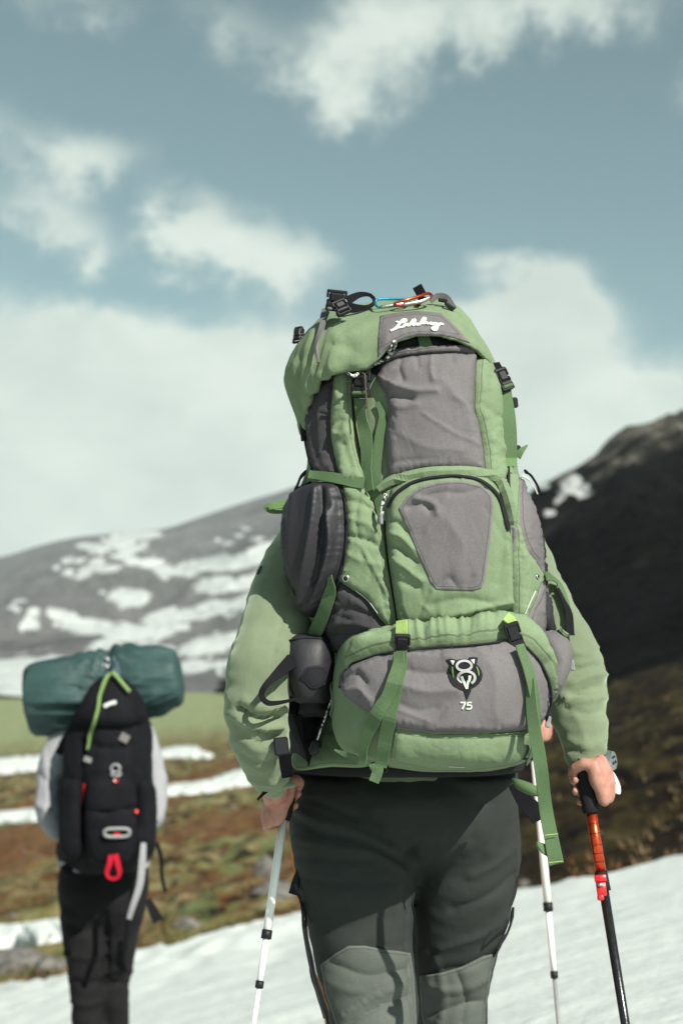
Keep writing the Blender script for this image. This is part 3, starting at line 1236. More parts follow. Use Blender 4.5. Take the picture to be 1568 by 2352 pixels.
rock(612, 2010, 62, 60, 'pale boulder on the moor just left of the left white pole', 1.0)
rock(40, 2226, 150, 66, 'broad grey rock at the edge of the snow on the far left', 4.0)
rock(116, 2222, 70, 40, 'low grey rock between the broad rock and the black trousers', 9.0)
rock(1203, 2034, 34, 22, 'small pale rock at the snow edge right of the grey trousers', 13.0)


def build_grass():
    rnd = random.Random(5)
    V, Fc, T = [], [], []
    for k in range(14000):
        a = R(rnd.uniform(-17, 17))
        r = 11 + 60 * rnd.random() ** 2.2
        x, y = r * math.sin(a), r * math.cos(a)
        u, v = proj(Vector((x, y, ground_z(x, y))))
        ye = float(np.interp(u, [e[0] for e in EDGE], [e[1] for e in EDGE]))
        if v > ye - 6:
            continue
        if noise.noise(Vector((x * 0.5, y * 0.35, 2))) < 0.05 + rnd.uniform(-.12, .12):
            continue
        z = ground_z(x, y) + bumps(x, y) - 0.08
        dkz = min(1, max(0, (x / y - 0.02) / 0.10))
        if rnd.random() < dkz * 0.85:
            continue
        tint = min(1, max(0, 0.5 + 0.6 * noise.noise(Vector((x * 0.25, y * 0.2, 9))) + rnd.uniform(-.2, .2)))
        for b in range(7):
            ang = rnd.uniform(0, 6.28)
            h = rnd.uniform(0.03, 0.13)
            ln = rnd.uniform(0.03, 0.13)
            wd = rnd.uniform(0.006, 0.014) * (1 + r / 40)
            ox, oy = rnd.uniform(-.09, .09), rnd.uniform(-.09, .09)
            i = len(V)
            cx, sx = math.cos(ang), math.sin(ang)
            V += [(x + ox - sx * wd, y + oy + cx * wd, z), (x + ox + sx * wd, y + oy - cx * wd, z), (x + ox + cx * ln, y + oy + sx * ln, z + h)]
            T += [tint] * 3
            Fc.append([i, i + 1, i + 2])
    o = mk('moor_grass', V, Fc, GRASSM, None, False)
    at = o.data.attributes.new('tint', 'FLOAT', 'POINT')
    at.data.foreach_set('value', np.array(T))
    return tag(o, 'tufts of dry brown and green grass covering the moor', 'grass', kind='stuff')


build_grass()


def build_stones():
    rnd = random.Random(12)
    bm = bmesh.new()
    bmesh.ops.create_icosphere(bm, subdivisions=2, radius=1)
    bm.verts.index_update()
    B = [v.co.copy() for v in bm.verts]
    T = [[v.index for v in f.verts] for f in bm.faces]
    bm.free()
    V, Fc = [], []
    for k in range(260):
        a = R(rnd.uniform(-17, 17))
        r = 12 + 70 * rnd.random() ** 2
        x, y = r * math.sin(a), r * math.cos(a)
        u, v = proj(Vector((x, y, ground_z(x, y))))
        if v > float(np.interp(u, [e[0] for e in EDGE], [e[1] for e in EDGE])) - 8 or noise.noise(Vector((x * 0.2, y * 0.15, 7))) < 0.0:
            continue
        if rnd.random() < min(1, max(0, (x / y - 0.0) / 0.08)) * 0.93:
            continue
        z = ground_z(x, y) + bumps(x, y) - 0.07
        s = rnd.uniform(0.05, 0.16) * (1.9 if rnd.random() < 0.08 else 1)
        sd = Vector((rnd.uniform(0, 50), 0, 0))
        b = len(V)
        for c in B:
            d = 1 + 0.4 * noise.fractal(c * 1.2 + sd, 1, 2, 3)
            V.append((x + c.x * s * 1.3 * d, y + c.y * s * d, z + max(-.3, c.z * 0.7 * d) * s))
        Fc += [[i + b for i in f] for f in T]
    return tag(mk('moor_stones', V, Fc, ROCK, None, False), 'small grey stones lying scattered over the moor', 'stones', kind='stuff')


build_stones()

# the air between here and the far slope
def build_haze():
    V, Fc = boxv(0, 1300, 330, 9000, 5200, 720, 0.0001)
    V = [Vector((x * 4500, 1500 + y * 2700, 180 + z * 215)) for x in (-1, 1) for y in (-1, 1) for z in (-1, 1)]
    Fc = [[0, 1, 3, 2], [4, 6, 7, 5], [0, 4, 5, 1], [2, 3, 7, 6], [0, 2, 6, 4], [1, 5, 7, 3]]
    m, t = mat('pale_haze')
    pv = t.n('ShaderNodeVolumePrincipled')
    pv.inputs['Color'].default_value = (0.80, 0.88, 0.90, 1)
    pv.inputs['Density'].default_value = HAZE
    pv.inputs['Anisotropy'].default_value = 0.0
    o = t.n('ShaderNodeOutputMaterial')
    t.t.links.new(pv.outputs[0], o.inputs['Volume'])
    return tag(mk('haze', V, Fc, m, None, False), 'thin pale air between the moor and the far slope', 'haze', kind='stuff')


HAZE = 0.00009
build_haze()

# ------------------------------------------------------------------ people
def hand_parts(C, A, O, s=1.0, thumb=True):
    """a closed hand round a grip: C grip centre, A grip axis (up), O from the grip to the heel of the hand"""
    A, O = A.normalized(), (O - A * O.dot(A.normalized())).normalized()
    T = Vector((0, 1, 0))
    T = (T - A * T.dot(A) - O * T.dot(O)).normalized()       # far side, round which the fingers go
    parts = []
    lens = [1.0, 1.08, 1.0, 0.82]
    for i in range(4):
        Ci = C + A * (0.030 - 0.0198 * i) * s
        r = (0.0235 + (0.002 if i in (1, 2) else 0)) * s
        a1 = 215 * lens[i]
        pts, rad = [], []
        for k in range(9):
            a = R(-15 + (a1 + 15) * k / 8)
            rr = r * (1.28 if k in (2, 3) else (1.16 if k in (5,) else 1.05))
            pts.append(Ci + O * rr * math.cos(a) + T * rr * math.sin(a))
            rad.append((0.0092 - 0.00026 * k) * s)
        parts += ball_caps(pts, rad, 10)
    rot = Matrix((O, T, A)).transposed()
    parts.append(ellipsoid(C + O * 0.030 * s + A * 0.004 * s + T * 0.002, 0.0155 * s, 0.031 * s, 0.045 * s, rot))
    parts.append(ellipsoid(C + O * 0.024 * s - T * 0.020 * s + A * 0.012 * s, 0.016 * s, 0.017 * s, 0.032 * s, rot))
    parts.append(ellipsoid(C + O * 0.026 * s - T * 0.012 * s - A * 0.018 * s, 0.014 * s, 0.016 * s, 0.026 * s, rot))
    if thumb:
        pts = [C + O * 0.024 * s - T * 0.022 * s + A * 0.030 * s, C + O * 0.006 * s - T * 0.027 * s + A * 0.036 * s,
               C - O * 0.012 * s - T * 0.024 * s + A * 0.030 * s, C - O * 0.024 * s - T * 0.013 * s + A * 0.023 * s]
        parts += ball_caps(pts, [0.0125 * s, 0.011 * s, 0.0102 * s, 0.0085 * s], 10)
    return parts


def limbpx(path, nseg=18, aspect=1.0):
    """path of (px, py, Y, r_px)"""
    q = crom([(p[0], p[1], p[2], p[3]) for p in path], 14)
    pts = [W(p[0], p[1], p[2]) for p in q]
    rad = [(p[3] * (p[2] + YOFF) / F, p[3] * (p[2] + YOFF) / F * aspect) for p in q]
    return ball_caps(pts, rad, nseg)


def boot(px, py_ankle, Y, zg, parent, s=1.0, yaw=0.0):
    a = W(px, py_ankle, Y)
    x, y = a.x, a.y
    rows = []
    parts = []
    shaft = [Vector((x, y, zg + 0.22 * s)), Vector((x, y, zg + 0.14 * s)), Vector((x, y + 0.015, zg + 0.08 * s)), Vector((x, y + 0.03, zg + 0.06 * s))]
    parts += ball_caps(shaft, [0.062 * s, 0.056 * s, 0.058 * s, 0.055 * s], 14)
    foot = [Vector((x, y - 0.035 * s, zg + 0.055 * s)), Vector((x, y + 0.06 * s, zg + 0.062 * s)), Vector((x, y + 0.15 * s, zg + 0.052 * s)), Vector((x, y + 0.20 * s, zg + 0.046 * s))]
    parts += ball_caps(foot, [(0.044 * s, 0.05 * s), (0.048 * s, 0.055 * s), (0.05 * s, 0.045 * s), (0.042 * s, 0.036 * s)], 14)
    V, Fc, N = fuse(parts, 0.008, 3)
    b = mk('boot', V, Fc, BOOT, parent)
    V, Fc = boxv(x, y + 0.075 * s, zg + 0.013 * s, 0.098 * s, 0.30 * s, 0.026 * s, 0.3)
    mk('sole', V, Fc, PLAST, b)
    return b


def head_parts(c, s=1.0):
    c = Vector(c)
    p = [ellipsoid(c, 0.077 * s, 0.096 * s, 0.112 * s), ellipsoid(c + Vector((0, 0.035, -0.065)) * s, 0.056 * s, 0.058 * s, 0.06 * s),
         ellipsoid(c + Vector((0, 0.098, -0.02)) * s, 0.012 * s, 0.022 * s, 0.022 * s), ellipsoid(c + Vector((0, 0.086, -0.065)) * s, 0.024 * s, 0.012 * s, 0.009 * s)]
    for k in (-1, 1):
        p.append(ellipsoid(c + Vector((0.079 * k, -0.005, -0.012)) * s, 0.009 * s, 0.018 * s, 0.03 * s))
        p.append(ellipsoid(c + Vector((0.03 * k, 0.085, 0.012)) * s, 0.018 * s, 0.012 * s, 0.008 * s))
    return p


def eyes(c, s, parent):
    for k in (-1, 1):
        V, Fc = ellipsoid(Vector(c) + Vector((0.03 * k, 0.086, 0.0)) * s, 0.011 * s, 0.011 * s, 0.009 * s)
        mk('eye', V, Fc, PLAST, parent)


def hair(c, s, parent, m=None):
    V, Fc = ellipsoid(Vector(c) + Vector((0, -0.014, 0.016)) * s, 0.084 * s, 0.098 * s, 0.112 * s, None, 28, 20)
    V2 = []
    for v in V:
        d = v - Vector(c)
        k = 1 + 0.05 * noise.fractal(v * 30, 1, 2, 3)
        if d.y > 0.045 * s and d.z < 0.05 * s:
            k = 0.80
        if d.z < -0.06 * s:
            k *= 0.86
        V2.append(Vector(c) + d * k)
    return mk('hair', V2, Fc, m or HAIR, parent)


# ---- the hiker with the green backpack
YOFF = 0.09
GZ = ground_z(0.1, 2.7)
P1 = empty('person', (0.10, 2.72, GZ), 'hiker in green fleece and grey trousers seen from behind under the large backpack', 'person', 'hikers')

lleg = [(1790, 658, 940, 2.52, 2.86), (1830, 655, 945, 2.50, 2.86), (1900, 661, 957, 2.48, 2.84), (1960, 666, 961, 2.47, 2.80), (2010, 674, 961, 2.47, 2.76), (2060, 684, 958, 2.47, 2.74), (2120, 696, 952, 2.48, 2.72), (2180, 710, 950, 2.48, 2.70),
        (2240, 725, 955, 2.48, 2.68), (2300, 739, 959, 2.48, 2.66), (2352, 752, 961, 2.47, 2.65), (2450, 769, 960, 2.45, 2.63), (2600, 784, 950, 2.43, 2.60), (2750, 796, 935, 2.43, 2.58), (2890, 800, 930, 2.43, 2.575)]
rleg = [(1790, 903, 1188, 2.52, 2.86), (1830, 900, 1188, 2.52, 2.86), (1900, 903, 1189, 2.53, 2.86), (1960, 913, 1194, 2.55, 2.86), (2010, 923, 1195, 2.57, 2.86), (2060, 930, 1187, 2.58, 2.86), (2120, 932, 1173, 2.60, 2.86), (2180, 934, 1155, 2.62, 2.86),
        (2240, 938, 1136, 2.64, 2.86), (2300, 943, 1123, 2.66, 2.87), (2352, 948, 1119, 2.67, 2.88), (2450, 956, 1117, 2.70, 2.89), (2600, 968, 1105, 2.73, 2.90), (2720, 973, 1100, 2.74, 2.90), (2790, 975, 1097, 2.74, 2.90)]
hips = [(1740, 668, 1186, 2.56, 2.92), (1790, 662, 1187, 2.52, 2.92), (1850, 664, 1185, 2.49, 2.91), (1920, 672, 1184, 2.50, 2.88), (1975, 690, 1175, 2.54, 2.84), (2005, 760, 1120, 2.60, 2.78)]
V, Fc, N = fuse([hloft(lleg, 48, 80, 2.2), hloft(rleg, 48, 80, 2.2), hloft(hips, 56, 40, 2.3)], 0.006, 5)
TW = [  # creases of the trousers
    ([(668, 1850), (720, 1880), (800, 1905), (900, 1950)], 9, 0.0045), ([(672, 1880), (740, 1915), (830, 1930), (930, 1980)], 8, -0.005), ([(674, 1925), (760, 1945), (860, 1960), (940, 2010)], 8, 0.004),
    ([(670, 1830), (740, 1845), (820, 1880)], 8, -0.004), ([(676, 1965), (760, 1975), (850, 1980)], 8, -0.004), ([(690, 2020), (780, 2030), (900, 2028)], 6, -0.0025),
    ([(945, 1960), (948, 2020), (946, 2080)], 12, -0.014), ([(940, 2100), (944, 2200), (952, 2352)], 8, -0.010),
    ([(945, 2165), (900, 2178), (840, 2172)], 7, -0.0035), ([(790, 2330), (850, 2290), (920, 2262)], 9, 0.006), ([(800, 2352), (870, 2312), (945, 2285)], 9, -0.006), ([(740, 2250), (820, 2275), (900, 2250)], 12, 0.004), ([(760, 2210), (840, 2240), (940, 2225)], 11, -0.005),
    ([(1180, 1950), (1130, 1990), (1080, 2010)], 12, 0.005), ([(1185, 2010), (1120, 2060), (1040, 2090)], 13, -0.006), ([(1160, 2110), (1100, 2150), (1010, 2180)], 12, 0.006), ([(1140, 2190), (1080, 2220), (1000, 2230)], 11, -0.007),
    ([(1120, 2240), (1060, 2270), (990, 2262)], 11, 0.007), ([(1110, 2300), (1050, 2310), (985, 2330)], 11, -0.007), ([(1165, 1830), (1150, 1900), (1120, 1960)], 14, 0.004), ([(1100, 1850), (1085, 1930)], 16, -0.004),
    ([(1000, 2200), (1020, 2280), (1010, 2350)], 9, 0.006), ([(1050, 2240), (1070, 2300), (1060, 2350)], 9, -0.006),
]
V = folds(V, N, TW, [(0.0025, (7, 7, 13)), (-0.003, (5, 5, 16)), (0.0006, 34)])
trous1 = mk('trousers', V, Fc, TROUS, P1)
bT = bvh_of(trous1)

tors = [(1135, 850, 960, 2.70, 2.86), (1155, 770, 1060, 2.66, 2.90), (1190, 722, 1150, 2.64, 2.94), (1260, 706, 1185, 2.62, 2.97), (1360, 692, 1195, 2.61, 2.98), (1480, 690, 1190, 2.61, 2.98), (1600, 676, 1188, 2.60, 2.97), (1700, 668, 1190, 2.57, 2.96), (1770, 660, 1190, 2.53, 2.95), (1808, 660, 1188, 2.515, 2.94)]
larm = [(772, 1190, 2.72, 72), (722, 1240, 2.61, 80), (670, 1340, 2.48, 84), (634, 1430, 2.415, 84), (606, 1510, 2.37, 84), (592, 1580, 2.35, 81), (588, 1640, 2.35, 76), (598, 1705, 2.37, 67), (614, 1765, 2.41, 53), (630, 1800, 2.44, 40)]
rarm = [(1120, 1200, 2.80, 72), (1175, 1250, 2.78, 76), (1212, 1340, 2.74, 78), (1254, 1430, 2.70, 79), (1296, 1500, 2.66, 79), (1316, 1560, 2.63, 76), (1327, 1640, 2.60, 66), (1340, 1700, 2.58, 57), (1352, 1752, 2.565, 46)]
V, Fc, N = fuse([hloft(tors, 56, 60, 2.3)] + limbpx(larm) + limbpx(rarm), 0.0065, 5)
JW = [  # folds of the fleece
    ([(545, 1628), (590, 1650), (650, 1648)], 8, -0.016), ([(560, 1608), (610, 1626), (650, 1620)], 7, 0.008), ([(550, 1656), (590, 1674), (645, 1668)], 7, 0.009), ([(570, 1672), (605, 1686), (645, 1680)], 6, -0.009), ([(560, 1690), (600, 1705), (640, 1690)], 9, -0.006), ([(640, 1500), (640, 1580), (630, 1640)], 13, -0.006),
    ([(560, 1735), (600, 1755), (650, 1740)], 8, -0.003), ([(660, 1380), (630, 1480), (620, 1560)], 15, 0.004), ([(690, 1300), (660, 1380), (650, 1460)], 14, -0.004),
    ([(1390, 1478), (1350, 1500), (1320, 1500)], 8, 0.009), ([(1395, 1522), (1350, 1530), (1300, 1540)], 7, -0.011), ([(1395, 1550), (1355, 1552), (1310, 1570)], 7, 0.009), ([(1398, 1576), (1350, 1580), (1310, 1600)], 7, -0.011), ([(1398, 1602), (1340, 1605), (1290, 1600)], 7, 0.009),
    ([(1398, 1630), (1350, 1640), (1300, 1625)], 9, -0.007), ([(1396, 1700), (1350, 1715), (1300, 1700)], 8, 0.005), ([(1396, 1730), (1350, 1735), (1300, 1720)], 7, -0.006), ([(1290, 1590), (1330, 1660), (1350, 1730)], 13, 0.003), ([(1275, 1540), (1330, 1500), (1380, 1490)], 10, -0.005),
]
V = folds(V, N, JW, [(0.005, (6, 6, 9)), (-0.009, (5, 5, 12)), (0.001, 30)])
jack1 = mk('fleece_jacket', V, Fc, FLEECE, P1)
bJ = bvh_of(jack1)

# cuffs and hem as turned edges
for (px, py, Y, rp, ax) in ((632, 1799, 2.44, 40, (0.12, -0.1, -1)), (1354, 1757, 2.564, 46, (0.05, -0.12, -1))):
    c = W(px, py, Y)
    a = Vector(ax).normalized()
    pts = []
    e1 = a.cross(Vector((0, 1, 0))).normalized()
    e2 = a.cross(e1)
    r = rp * Y / F
    for k in range(25):
        t_ = 2 * math.pi * k / 24
        pts.append(c + e1 * math.cos(t_) * r + e2 * math.sin(t_) * r + a * 0.006)
    V, Fc = tubemesh(pts, 0.0055, 8, False)
    mk('cuff', V, Fc, FLEECE, jack1)

gripR0, gripR1 = W(1338, 1748, 2.545), W(1362, 1872, 2.535)
gA = (gripR0 - gripR1).normalized()
hc = W(1352, 1800, 2.545)
headc = Vector((0.10, 2.95, GZ + 1.70))
hl = W(652, 1848, 2.51)
bodyparts = (hand_parts(hc, gA, Vector((1, -0.55, 0.0)), 1.02) + limbpx([(1340, 1700, 2.58, 30), (1356, 1752, 2.565, 31), (1368, 1785, 2.548, 29)], 14)
             + hand_parts(hl, (W(658, 1800, 2.51) - W(645, 1890, 2.49)), Vector((-0.55, -1, 0)), 0.95) + limbpx([(606, 1730, 2.39, 28), (630, 1790, 2.44, 30), (632, 1828, 2.48, 29)], 14)
             + limbpx([(722, 1240, 2.61, 45), (634, 1430, 2.415, 42), (594, 1590, 2.355, 38), (606, 1730, 2.39, 28)], 12) + limbpx([(1175, 1250, 2.78, 45), (1254, 1430, 2.70, 42), (1316, 1560, 2.63, 38), (1340, 1700, 2.58, 30)], 12)
             + head_parts(headc) + [hloft([(r[0], r[1] + 40, r[2] - 40, r[3] + .05, r[4] - .05) for r in tors], 32, 40, 2.3)]
             + ball_caps([headc + Vector((0, -0.01, -0.05)), headc + Vector((0, -0.02, -0.16)), headc + Vector((0, -0.02, -0.24))], [0.058, 0.06, 0.075], 14)
             + limbpx([(800, 1800, 2.68, 100), (815, 2050, 2.60, 80), (855, 2352, 2.555, 62), (866, 2850, 2.505, 45)], 12) + limbpx([(1050, 1800, 2.70, 100), (1060, 2050, 2.72, 80), (1035, 2352, 2.775, 60), (1040, 2750, 2.82, 42)], 12))
V, Fc, N = fuse(bodyparts, 0.0036, 2)
body1 = mk('body', V, Fc, SKIN, P1)
hair(headc, 1.0, P1)
eyes(headc, 1.0, P1)
boot(866, 2900, 2.50, ground_z(W(866, 2900, 2.50).x, 2.55) + 0.0, P1)
boot(1040, 2780, 2.82, ground_z(W(1040, 2780, 2.82).x, 2.9) + 0.0, P1)

# trouser details
patch('knee_panel', [(838, 2172), (880, 2182), (940, 2188), (948, 2240), (952, 2300), (954, 2350), (950, 2400), (790, 2400), (770, 2340), (750, 2280), (738, 2215), (770, 2190), (800, 2172)], TROUSK, P1, [bT], off=0.0030, puff=0.001, rim=0.006, step=5, smooth=False)
patch('knee_panel', [(965, 2240), (1010, 2235), (1060, 2220), (1110, 2195), (1136, 2190), (1122, 2250), (1112, 2320), (1108, 2400), (985, 2400), (970, 2330)], TROUSK, P1, [bT], off=0.0030, puff=0.001, rim=0.006, step=5, smooth=False)
ribbon('vent_zip', [(688, 2056), (702, 2085), (706, 2110), (706, 2150), (716, 2200), (722, 2240), (738, 2290), (754, 2335), (764, 2380)], [3, 7, 10, 16, 12, 9], BLACKC, P1, [bT], off=0.003, thick=0.004)
ribbon('vent_flap', [(682, 2030), (697, 2080), (700, 2130), (712, 2200), (730, 2280), (748, 2340)], [3, 5, 5, 4], TROUS, P1, [bT], off=0.003, thick=0.005)
ribbon('seam', [(738, 2195), (752, 2240), (764, 2300), (772, 2352)], 2.0, BLACKC, P1, [bT], off=0.001, thick=0.001)
ribbon('pocket_flap', [(686, 1996, 2.56), (680, 2022, 2.56), (674, 2054, 2.56)], [6, 18, 24], BLACKC, P1, None, thick=0.006, twist=[30, 30])
ribbon('vent_zip', [(1176, 2080), (1170, 2110), (1160, 2140), (1138, 2176), (1128, 2196)], [4, 10, 12, 8, 4], BLACKC, P1, [bT], off=0.004, thick=0.004)
ribbon('side_seam', [(1186, 2010), (1180, 2050), (1170, 2080)], 4, BLACKC, P1, [bT], off=0.003, thick=0.002)
ribbon('sleeve_label', [(602, 1302), (597, 1312), (594, 1320)], 6, TROUS, P1, [bJ], off=0.002, thick=0.002, yref=2.7)

# wrist strap, wristwatch, paper tag
ribbon('wrist_strap', [(626, 1808, 2.41), (612, 1816, 2.405), (600, 1828, 2.405), (592, 1836, 2.41)], [9, 9, 7, 5], WEBB, P1, None, thick=0.003)
WT = empty('wristwatch', W(1392, 1752, 2.545), 'silver and black wristwatch on the right wrist above the red pole', 'wristwatch')
cw = W(1362, 1762, 2.556)
pts = []
for k in range(29):
    a = 2 * math.pi * k / 28
    pts.append(cw + Vector((math.cos(a) * 0.034, math.sin(a) * 0.030, -0.010 * math.cos(a))))
Vb, Fb = [], []
for k, p in enumerate(pts):
    nn = (p - cw).normalized()
    for (dz, dn) in ((-.008, 0), (-.008, .003), (.008, .003), (.008, 0)):
        Vb.append(p + Vector((0, 0, dz)) + nn * dn)
for k in range(28):
    for j in range(4):
        Fb.append([k * 4 + j, k * 4 + (j + 1) % 4, k * 4 + 4 + (j + 1) % 4, k * 4 + 4 + j])
mk('strap', Vb, Fb, PLAST, WT)
Mw = frame_at(1403, 1747, 70, None, 0, Y=2.545, nrm=(0.86, -0.5, 0.1))
bm = bmesh.new()
bmesh.ops.create_cone(bm, cap_ends=True, segments=24, radius1=0.019, radius2=0.0165, depth=0.010)
V = [Mw @ v.co for v in bm.verts]
bm.verts.index_update()
Fc = [[v.index for v in f.verts] for f in bm.faces]
bm.free()
wc = mk('case', V, Fc, METAL, WT, False)
for sx in (-1, 1):
    V, Fc = boxv(0.004, sx * 0.006, 0.0055, 0.005, 0.005, 0.002, 0.3, Mw)
    mk('dial_mark', V, Fc, PLAST, wc, False)
V, Fc = boxv(-0.006, 0, 0.0055, 0.003, 0.016, 0.0015, 0.2, Mw)
mk('dial_mark', V, Fc, PLAST, wc, False)

# leaf-shaped paper-white tag hanging from the wrist
lf = [(1400, 1770), (1393, 1785), (1396, 1803), (1408, 1818), (1423, 1824), (1424, 1806), (1416, 1786), (1407, 1772)]
Vl = [W(p[0], p[1], 2.535 + 0.0006 * (p[0] - 1400)) for p in crom(lf, 4, True)]
nl = len(Vl)
Vl = Vl + [v + Vector((0, 0.0015, 0)) for v in Vl]
Fl = [list(range(nl))[::-1], [nl + i for i in range(nl)]] + [[i, (i + 1) % nl, nl + (i + 1) % nl, nl + i] for i in range(nl)]
TG = empty('strap_tab', W(1400, 1770, 2.535), 'pale leaf-shaped tab hanging from the wrist beside the red pole grip', 'tab')
mk('leaf', Vl, Fl, WHITEP, TG, False)
V, Fc = tubemesh([W(1398, 1756, 2.54), W(1400, 1766, 2.536), W(1404, 1780, 2.534), W(1413, 1800, 2.534)], 0.0009, 6)
mk('stem', V, Fc, PLASTG, TG)


# ---- trekking poles
def seg_tube(name, a, b, r0, r1, m, parent, n=16):
    V, Fc = tubemesh([a, a.lerp(b, 0.5), b], [r0, (r0 + r1) / 2, r1], n)
    o = mk(name, V, Fc, m, parent)
    return o


def red_pole():
    top, bot = W(1338, 1748, 2.545), W(1435, 2352, 2.49)
    d = (bot - top)
    # carry on along its line to the snow
    k = 1.0
    while True:
        p = top + d * k
        if p.z < ground_z(p.x, p.y) - 0.06 or k > 4:
            break
        k += 0.01
    tip = top + d * k
    root = empty('trekking_pole', tip, 'red and black trekking pole held in the right hand of the hiker in green', 'trekking pole')
    at = lambda py: top + d * ((py - 1748) / (2352 - 1748))
    V, Fc = tubemesh([at(1746), at(1756), at(1775), at(1800), at(1830), at(1850), at(1866), at(1872)], [0.010, 0.016, 0.0165, 0.0145, 0.0165, 0.0155, 0.0165, 0.013], 18)
    mk('grip', V, Fc, MATS['grip_foam'], root)
    tb = seg_tube('upper_tube', at(1868), at(2010), 0.0098, 0.0098, ORANGEM, root, 20)
    for py in (1895, 1918, 1945, 1965, 1984):
        a, b = at(py), at(py + 1.6)
        V, Fc = tubemesh([a, b], 0.0100, 20)
        mk('scale_mark', V, Fc, PLAST, tb)
    cl = seg_tube('clamp', at(2008), at(2052), 0.0115, 0.013, PLAST, root)
    Mc = frame_at(1378, 2032, 84, None, 0, Y=at(2032).y - 0.014 - YOFF)
    V, Fc = join(boxv(-0.011, 0.001, -0.002, 0.012, 0.021, 0.010, 0.12, Mc), boxv(0.008, 0.001, -0.001, 0.024, 0.017, 0.009, 0.18, Mc), boxv(0.022, -0.002, 0.001, 0.010, 0.012, 0.010, 0.2, Mc))
    mk('lever', V, Fc, REDP, cl)
    V, Fc = ellipsoid(Mc @ Vector((0, 0, 0.006)), 0.005, 0.003, 0.0035)
    mk('rivet', V, Fc, METAL, cl)
    seg_tube('lower_tube', at(2050), at(2352).lerp(tip, 0.93), 0.0088, 0.0068, MATS['gloss_black'], root, 20)
    seg_tube('tip', at(2352).lerp(tip, 0.93), tip, 0.0055, 0.003, METAL, root)
    V, Fc = tubemesh([at(2352).lerp(tip, 0.90), at(2352).lerp(tip, 0.91), at(2352).lerp(tip, 0.92)], [0.012, 0.045, 0.012], 20)
    mk('basket', V, Fc, PLAST, root)
    return root


plastic('grip_foam', (0.011, 0.011, 0.012), 0.85, 0.2)
plastic('gloss_black', (0.010, 0.010, 0.011), 0.18, 0.6)
plastic('white_enamel', (0.78, 0.80, 0.76), 0.35, 0.5, var=0.05)
red_pole()


def white_pole(a_px, b_px, c1, c2, Y0, Y1, label, gripfrom, tailmat, rs):
    top, bot = W(a_px[0], a_px[1], Y0), W(b_px[0], b_px[1], Y1)
    d = bot - top
    at = lambda py: top + d * ((py - a_px[1]) / (b_px[1] - a_px[1]))
    k = 1.0
    while k < 4:
        p = top + d * k
        if p.z < ground_z(p.x, p.y) - 0.05:
            break
        k += 0.01
    tip = top + d * k
    root = empty('trekking_pole', tip, label, 'trekking pole', 'white trekking poles')
    mk('grip', *tubemesh([at(gripfrom), at(gripfrom + 12), at(a_px[1] - 20), at(a_px[1])], [0.011, 0.017, 0.015, 0.013], 16), MATS['grip_foam'], root)
    seg_tube('upper_tube', at(a_px[1] - 2), at(c1), 0.0092 * rs, 0.0092 * rs, MATS['white_enamel'], root)
    seg_tube('clamp', at(c1 - 10), at(c1 + 10), 0.0112 * rs, 0.0112 * rs, PLAST, root)
    seg_tube('middle_tube', at(c1 + 8), at(c2), 0.0068 * rs, 0.0068 * rs, MATS['white_enamel'], root)
    seg_tube('clamp', at(c2 - 8), at(c2 + 8), 0.0088 * rs, 0.0088 * rs, PLAST, root)
    seg_tube('lower_tube', at(c2 + 6), at(c2).lerp(tip, 0.92), 0.0048 * rs, 0.0044 * rs, tailmat, root)
    seg_tube('tip', at(c2).lerp(tip, 0.92), tip, 0.0042 * rs, 0.0025 * rs, METAL, root)
    mk('basket', *tubemesh([at(c2).lerp(tip, .89), at(c2).lerp(tip, .9), at(c2).lerp(tip, .91)], [0.01, 0.04, 0.01], 18), PLAST, root)
    return root


YOFF = 0.0
white_pole((650, 1884), (583, 2352), 2152, 2265, 2.605, 2.51, 'white trekking pole with black clamps coming down below the left hand', 1818, MATS['white_enamel'], 0.82)
white_pole((1227, 1745), (1282, 2352), 2090, 2243, 3.45, 3.35, 'white trekking pole with black clamps right of the grey trousers', 1668, PLASTG, 1.0)

YOFF = 0.0
# ---- the hiker in orange trousers, almost wholly hidden behind the first one
x3 = W(868, 2000, 3.5).x
G3 = ground_z(x3, 3.55)
P3 = empty('person', (x3, 3.55, G3), 'hiker in orange trousers hidden behind the hiker in green', 'person', 'hikers')
l3 = [(1800, 672, 850, 3.42, 3.75), (1970, 668, 850, 3.42, 3.70), (2090, 690, 846, 3.44, 3.68), (2200, 716, 842, 3.46, 3.66), (2335, 742, 838, 3.47, 3.64), (2480, 752, 826, 3.46, 3.60), (2560, 756, 822, 3.46, 3.60)]
r3 = [(1800, 840, 1060, 3.42, 3.75), (1970, 850, 1062, 3.42, 3.72), (2090, 870, 1052, 3.46, 3.72), (2200, 890, 1042, 3.50, 3.72), (2335, 906, 1028, 3.52, 3.71), (2480, 912, 1010, 3.54, 3.70), (2560, 915, 1004, 3.54, 3.70)]
h3 = [(1740, 690, 1045, 3.44, 3.76), (1820, 676, 1058, 3.42, 3.76), (1900, 690, 1048, 3.44, 3.73), (1950, 730, 1010, 3.48, 3.70)]
V, Fc, N = fuse([hloft(l3, 36, 40, 2.2), hloft(r3, 36, 40, 2.2), hloft(h3, 40, 20, 2.3)], 0.012, 5)
mk('trousers', folds(V, N, (), [(0.006, (6, 6, 11))]), Fc, TROUSO, P3)
t3 = [(1222, 825, 910, 3.54, 3.68), (1245, 775, 962, 3.50, 3.73), (1285, 728, 1008, 3.47, 3.76), (1345, 704, 1030, 3.46, 3.78), (1450, 700, 1034, 3.45, 3.79), (1620, 694, 1040, 3.45, 3.78), (1790, 686, 1048, 3.43, 3.77)]
